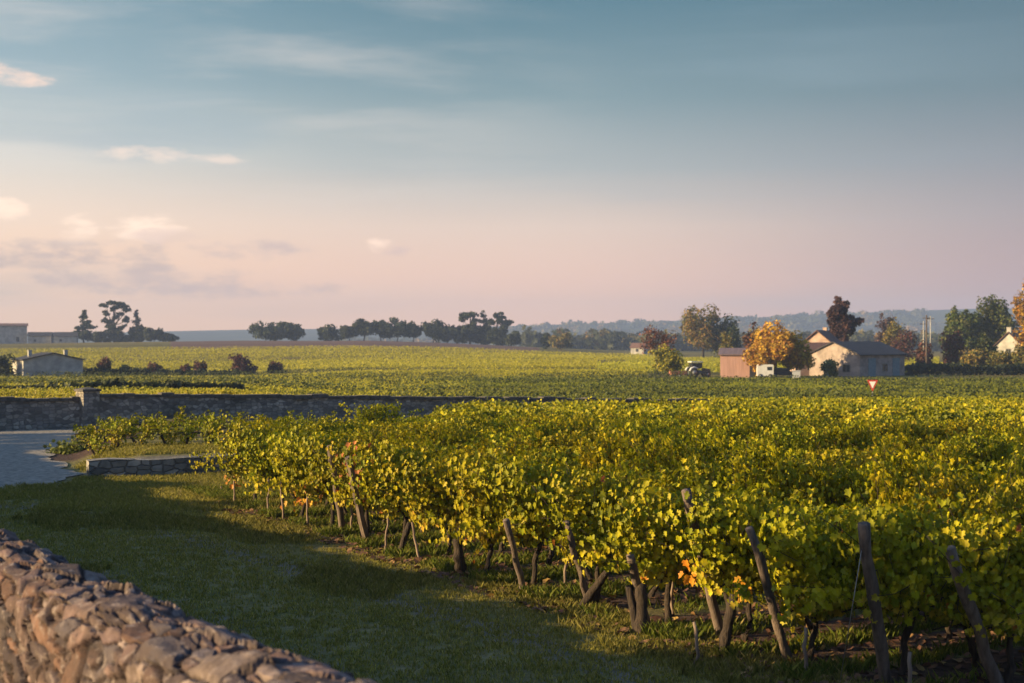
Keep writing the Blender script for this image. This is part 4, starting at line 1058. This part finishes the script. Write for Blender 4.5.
build_woods()
tree('bush', (-7.0, 10.2, 1.32), [(0, 0, 1.5, 1.3, 1.6, 1.3), (.5, .7, 1.9, .8, 1.0, 1.0), (-.4, -.8, 1.8, .9, 1.0, 1.1)], 3.1, GR, 'tall garden bush on the bank behind the old wall', 'bush', 1500, .16, .06, None, 77)  # out of view, added to throw shade on the lower right vines
for j_, (s_, h_) in enumerate(((13.2, 1.25), (16.4, 1.05), (19.0, 1.35), (23.5, 1.1), (28.5, 1.2), (33.0, 1.3), (45.6, 2.2), (47.4, 2.5), (49.3, 2.3), (51.2, 2.6), (53.0, 2.2))):  # unseen shrubs added to roughen the wall's shadow edge and shade the road
    x, y = xy(s_, .55); tree('bush', (x, y, 1.32), [(0, 0, h_ * .55, .55, .8, h_ * .4), (.2, .5, h_ * .6, .4, .5, h_ * .34), (-.1, -.6, h_ * .5, .4, .5, h_ * .3)], h_, GR, ORD[j_] + ' shrub of the line along the back of the old wall', 'bush', 500, .12, .03, 'unseen shrubs added behind the old wall for their shade', 80 + j_)



# ------------------------------------------------------------------ buildings
def house(name, label, loc, rz, L, W, eave, ridge, wall, roof, over=.35, windows=(), doors=(), chimneys=(), cat='house', base=-.6, gable_front=False, shutters=None):
    """ridge runs along local x; the front is at y = -W/2.  gable_front turns the gable to the front"""
    root = empty(name, loc, rz); tag(root, label, cat)
    mb = MB(); hw = W / 2; hl = L / 2
    if not gable_front:
        v = []
        for x in (-hl, hl): v += [(x, -hw, base), (x, hw, base), (x, hw, eave), (x, 0, ridge), (x, -hw, eave)]
        mb.faces(v, [(0, 4, 3, 2, 1), (5, 6, 7, 8, 9), (0, 5, 9, 4), (1, 2, 7, 6), (0, 1, 6, 5)]); 
    else:
        v = []
        for y in (-hw, hw): v += [(-hl, y, base), (hl, y, base), (hl, y, eave), (0, y, ridge), (-hl, y, eave)]
        mb.faces(v, [(0, 1, 2, 3, 4), (5, 9, 8, 7, 6), (0, 4, 9, 5), (1, 6, 7, 2), (0, 5, 6, 1)])
    mb.build('wall', M[wall], root)
    rb = MB(); th = .16
    for sgn in (-1, 1):
        span, length = (hw, hl) if not gable_front else (hl, hw)
        sl = (ridge - eave) / span; e = span + over; ze = ridge - sl * e
        a = [(-length - over, 0, ridge + .03), (length + over, 0, ridge + .03), (length + over, sgn * e, ze + .03), (-length - over, sgn * e, ze + .03)]
        v = a + [(p[0], p[1], p[2] + th) for p in a]
        if gable_front: v = [(p[1], p[0], p[2]) for p in v]
        rb.faces(v, [(0, 1, 2, 3), (7, 6, 5, 4), (0, 4, 5, 1), (1, 5, 6, 2), (2, 6, 7, 3), (3, 7, 4, 0)])
    ro = rb.build('roof', M[roof], root)
    for (cx, cy, cw, ct) in chimneys:
        cb = MB(); cb.box(cx - cw / 2, cx + cw / 2, cy - cw / 2, cy + cw / 2, eave - .3, ct); cb.box(cx - cw / 2 - .06, cx + cw / 2 + .06, cy - cw / 2 - .06, cy + cw / 2 + .06, ct + .003, ct + .12)
        cb.build('chimney', M[wall if wall != 'plank_pink' else 'plaster_pink'], ro)
    for (side, p, z0, ww, hh) in windows:
        f = MB(); g = MB(); sh = MB()
        def put(mbx, a0, a1, b0, b1, o0, o1):
            if side == 'front': mbx.box(a0, a1, -hw - o1, -hw - o0, b0, b1)
            elif side == 'left': mbx.box(-hl - o1, -hl - o0, a0, a1, b0, b1)
        t_ = .09
        put(f, p - ww / 2 - t_, p - ww / 2, z0 - t_, z0 + hh + t_, -.02, .05); put(f, p + ww / 2, p + ww / 2 + t_, z0 - t_, z0 + hh + t_, -.02, .05)
        put(f, p - ww / 2, p + ww / 2, z0 - t_, z0, -.02, .06); put(f, p - ww / 2, p + ww / 2, z0 + hh, z0 + hh + t_, -.02, .06); put(f, p - .03, p + .03, z0, z0 + hh, .012, .04)
        put(g, p - ww / 2, p + ww / 2, z0, z0 + hh, -.02, .012)
        fo = f.build('window', M['frame_paint'], root); g.build('pane', M['window'], fo)
        if shutters:
            for q in (-1, 1):
                sh2 = MB(); a_ = p + q * (ww / 2 + t_ + .26); put(sh2, a_ - .25, a_ + .25, z0 - .05, z0 + hh + .05, .0, .045); sh2.build('shutter', M[shutters], root)
    for (side, p, ww, hh, mk) in doors:
        d_ = MB()
        if side == 'front': d_.box(p - ww / 2, p + ww / 2, -hw - .04, -hw + .02, base, hh)
        else: d_.box(-hl - .04, -hl + .02, p - ww / 2, p + ww / 2, base, hh)
        d_.build('door', M[mk], root)
    return root


x, y, z = at(857, 216)
house('farmhouse', 'farmhouse with dark slate roof, shaded blue-grey front and sunlit pink gable', (x, y, z), R(40), 11.2, 9.2, 3.2, 5.0, 'plaster_house', 'roof_slate',
      windows=(('front', .6, .8, 1.2, 1.0), ('left', -2.2, .7, 1.2, 1.0)), doors=(('front', 3.4, 1.8, 2.7, 'shutter'), ('front', -2.6, 1.8, 2.7, 'shutter'), ('left', 1.2, 1.1, 2.3, 'shutter')))
x, y, z = at(822, 232)
house('farm_annex', 'taller pink house part with lit roof edge behind the farmhouse gable', (x, y, z), R(58), 4.5, 5, 5.0, 7.0, 'plaster_pink', 'roof_tile', windows=(('left', .5, 2.6, .8, 1.1),), chimneys=((1.6, 0, .6, 7.5),))
x, y, z = at(812, 221)
house('farm_outbuilding', 'low outbuilding with pale wall and purple-brown roof left of the farmhouse', (x, y, z), R(10), 6.5, 4.5, 3.2, 4.9, 'plaster_pink', 'roof_tile', windows=(('front', -1.2, .9, .8, .9),), doors=(('front', 1.2, 1.0, 1.9, 'dark_paint'),))
x, y, z = at(743, 209)
house('shed', 'pink plank shed with a purplish sheet roof', (x, y, z), R(-14), 6.2, 4.6, 3.3, 4.1, 'plank_pink', 'roof_sheet', over=.3, doors=(('front', 1.7, 1.1, 1.7, 'dark_paint'),), cat='shed')
x, y, z = at(47.5, 230)
house('low_house', 'low pale house with shaded front and two chimneys on the left slope', (x, y, z), R(33), 9.4, 7.0, 3.5, 4.55, 'plaster_pale', 'roof_slate', gable_front=True, over=.25,
      windows=(('front', 2.4, .7, 1.3, .8),), doors=(('front', -3.4, 1.4, 2.2, 'plaster_pale'),), chimneys=((-2.8, 0, .55, 5.0), (2.9, 0, .55, 5.0)))
x, y, z = at(8, 650)
house('manor', 'large pale building with flat eaves at the left edge of the ridge', (x - 2, y, z), R(20), 20, 12, 8.2, 9.2, 'plaster_pale', 'roof_tile', over=.6, windows=[('front', 6, 1.0, 1.2, 2.0)])
for (px, d, L, e, r_, rz, lab) in ((40, 648, 10, 3.4, 5.0, 15, 'low village house next to the large building on the ridge'), (53, 655, 9, 3.0, 4.8, 28, 'small village house in the middle of the ridge houses'), (66, 646, 10, 3.2, 4.9, 12, 'low village house nearest the ridge conifer')):
    x, y, z = at(px, d); house('village_house', lab, (x, y, z), R(rz), L, 7, e, r_, 'plaster_pale', 'roof_slate', windows=(('front', -2, .8, 1, 1.0),))
x, y, z = at(1014, 262)
house('white_house', 'small white gabled house among the bushes at the right edge', (x, y, z), R(52), 6.0, 5.0, 4.6, 7.0, 'plaster_pale', 'roof_tile', windows=(('left', 0, 3.0, .8, 1.0),), chimneys=((-2.4, 0, .8, 7.9),))
x, y, z = at(639, 520)
house('far_white_house', 'tiny white house far off on the plain left of the rust tree', (x, y, z), R(-25), 5, 4, 2.6, 4.0, 'plaster_pale', 'roof_tile', windows=(('front', 0, 1, .9, 1),))


# ------------------------------------------------------------------ vehicles and small things by the farm
def wheel(parent, x, y, r, w, rim='steel'):
    tb = MB(); tb.tube([(x, y - w / 2, r), (x, y + w / 2, r)], r, 18); t_ = tb.build('wheel', M['rubber'], parent)
    rb = MB(); rb.tube([(x, y - w / 2 - .02, r), (x, y + w / 2 + .02, r)], r * .55, 14); rb.build('rim', M[rim], t_)


x, y, z = at(696, 209)
tr = empty('tractor', (x, y, z), R(18)); tag(tr, 'dark vineyard tractor with pale cab parts parked beside the red trailer', 'tractor')
b = MB(); b.box(-1.0, 1.2, -.45, .45, .55, 1.0); b.faces([(1.2, -.42, .6), (2.2, -.36, .65), (2.2, .36, .65), (1.2, .42, .6), (1.2, -.42, 1.35), (2.2, -.34, 1.18), (2.2, .34, 1.18), (1.2, .42, 1.35)], [(3, 2, 1, 0), (4, 5, 6, 7), (0, 1, 5, 4), (1, 2, 6, 5), (2, 3, 7, 6), (3, 0, 4, 7)])
b.build('body', M['tractor_paint'], tr)
c = MB()
for (px_, py_) in ((-.95, -.6), (-.95, .6), (.75, -.55), (.75, .55)): c.tube([(px_, py_, 1.0), (px_ * .92, py_ * .95, 2.2)], .05, 6)
c.build('cab_frame', M['dark_paint'], tr)
g = MB(); g.box(-.85, .68, -.5, .5, 1.3, 2.1); g.build('cab_glass', M['window'], tr)
r_ = MB(); r_.box(-1.05, .85, -.66, .66, 2.2, 2.34); r_.build('cab_roof', M['white_paint'], tr)
for q in (-1, 1):
    f = MB(); f.tube([(-1.35, q * .75, .95), (-1.1, q * .75, 1.35), (-.6, q * .75, 1.5), (-.1, q * .75, 1.3)], .14, 6); f.build('mudguard', M['white_paint'], tr)
    wheel(tr, -.65, q * .78, .68, .36); wheel(tr, 1.6, q * .62, .42, .26)

x, y, z = at(678, 206)
tl = empty('farm_trailer', (x, y, z), R(10)); tag(tl, 'low red wooden farm trailer between the yellow tree and the tractor', 'trailer')
b = MB(); b.box(-1.1, 1.1, -.7, .7, .45, .55); b.build('bed', M['red_wood'], tl)
b = MB(); b.box(-1.1, 1.1, -.75, -.7, .45, 1.0); b.box(-1.1, 1.1, .7, .75, .45, 1.0); b.box(-1.15, -1.1, -.75, .75, .45, 1.0); b.box(1.1, 1.15, -.75, .75, .45, 1.0); b.build('side_board', M['red_wood'], tl)
wheel(tl, 0, -.85, .3, .16); wheel(tl, 0, .85, .3, .16)
b = MB(); b.tube([(1.1, 0, .5), (1.9, 0, .45)], .05, 6); b.build('drawbar', M['steel'], tl)

x, y, z = at(765, 203)
vn = empty('white_van', (x, y, z), R(-6)); tag(vn, 'white box van parked in front of the pink shed', 'van')
prof = [(-1.15, .35), (1.15, .35), (1.15, 1.9), (.95, 1.98), (-.95, 1.98), (-1.15, 1.85)]
b = MB(); v = [(p[0], yy, p[1]) for yy in (-.85, .85) for p in prof]; n_ = len(prof)
b.faces(v, [tuple(range(n_)), tuple(range(n_, 2 * n_))[::-1]] + [(i, i + n_, (i + 1) % n_ + n_, (i + 1) % n_) for i in range(n_)][::1]); b.build('body', M['white_paint'], vn)
b = MB(); b.box(.25, .95, -.862, -.845, 1.15, 1.65); b.build('window', M['window'], vn)
for (wx, wy) in ((-.7, -.8), (.7, -.8), (-.7, .8), (.7, .8)): wheel(vn, wx, wy, .32, .2)

x, y, z = at(783, 204)
cr = empty('parked_car', (x, y, z), R(-8)); tag(cr, 'dark parked car between the white van and the outbuilding', 'car')
prof = [(-1.9, .35), (1.9, .35), (1.95, .75), (1.1, .92), (.5, 1.42), (-.9, 1.45), (-1.7, .95), (-1.95, .8)]
b = MB(); v = [(p[0], yy, p[1]) for yy in (-.82, .82) for p in prof]; n_ = len(prof)
b.faces(v, [tuple(range(n_)), tuple(range(n_, 2 * n_))[::-1]] + [(i, i + n_, (i + 1) % n_ + n_, (i + 1) % n_) for i in range(n_)]); b.build('body', M['dark_paint'], cr)
b = MB(); b.faces([(-1.35, -.83, .98), (.85, -.83, .98), (.42, -.83, 1.34), (-.85, -.83, 1.36)], [(0, 1, 2, 3)]); b.faces([(-1.35, .83, .98), (.85, .83, .98), (.42, .83, 1.34), (-.85, .83, 1.36)], [(3, 2, 1, 0)]); b.build('side_window', M['window'], cr)
for (wx, wy) in ((-1.2, -.75), (1.2, -.75), (-1.2, .75), (1.2, .75)): wheel(cr, wx, wy, .32, .2)

x, y, z = at(796, 203)
b = MB(); b.box(-.55, .55, -.4, .4, .08, 1.0); b.box(-.6, .6, -.45, .45, 1.003, 1.1); b.box(-.5, -.35, -.35, .35, -.05, .078); b.box(.35, .5, -.35, .35, -.05, .078)
o = b.build('storage_bin', M['white_paint']); o.location = (x, y, z); tag(o, 'pale storage bin standing left of the outbuilding', 'bin')

for (px, d, tpy, r0, mk, lab) in ((923.5, 236, 321, .10, 'plaster_pale', 'pale concrete utility pole, left of the three poles'), (926.5, 230, 315, .16, 'pole_wood', 'tallest dark wooden utility pole in front of the bushes'), (930.5, 240, 316, .10, 'plaster_pale', 'thin pale utility pole, right of the three poles')):
    x, y, z = at(px, d); h = CAM_H - (tpy - 340) * d / F - z
    root = empty('utility_pole', (x, y, z)); tag(root, lab, 'utility pole', 'utility poles right of the farmhouse')
    b = MB(); b.tube([(0, 0, -.5), (0, 0, h / 2), (0, 0, h)], [r0, r0 * .9, r0 * .75], 8); b.build('shaft', M[mk], root)
    b = MB(); b.box(-.6, .6, -.05, .05, h - .55, h - .43); b.build('crossarm', M['pole_wood'], root)
    for q in (-.5, 0, .5):
        if q == 0: continue
        i_ = MB(); i_.tube([(q, 0, h - .428), (q, 0, h - .25)], .045, 6); i_.build('insulator', M['steel'], root)

x, y, z = at(872.5, 112)
sg = empty('yield_sign', (x, y, z), R(-8)); tag(sg, 'red and white triangular give way sign standing above the vines', 'road sign')
top = CAM_H - (380 - 340) * 112 / F - z; w_ = .42; hh = 1.02
def tri(mb_, w_, zt, h_, y0, y1, cx=0):
    v = [(-w_, y0, zt), (w_, y0, zt), (w_ * .06, y0, zt - h_), (-w_ * .06, y0, zt - h_)]; v += [(p[0], y1, p[2]) for p in v]
    mb_.faces(v, [(3, 2, 1, 0), (4, 5, 6, 7), (0, 1, 5, 4), (1, 2, 6, 5), (2, 3, 7, 6), (3, 0, 4, 7)])
b = MB(); tri(b, w_, top, hh * .86, -.02, .0); b.build('red_border', M['sign_red'], sg)
b = MB(); tri(b, w_ * .60, top - .12, hh * .86 * .60, -.026, -.0215); b.build('white_face', M['sign_white'], sg)
b = MB(); b.tube([(0, .035, -.4), (0, .035, top - .1)], .03, 8); b.build('post', M['steel'], sg)

# short line of stakes in the far plain
# ------------------------------------------------------------------ haze
b = MB(); b.box(-3400, 3400, -3400, 3400, -19, 96)
hz = b.build('haze', bpy.data.materials.new('haze_air')); hm = hz.data.materials[0]; hm.use_nodes = True; t = hm.node_tree; t.nodes.clear()
o_ = t.nodes.new('ShaderNodeOutputMaterial'); v_ = t.nodes.new('ShaderNodeVolumePrincipled'); v_.inputs['Color'].default_value = (.44, .57, .92, 1); v_.inputs['Density'].default_value = 2.8e-4
t.links.new(v_.outputs[0], o_.inputs['Volume']); tag(hz, kind='stuff')
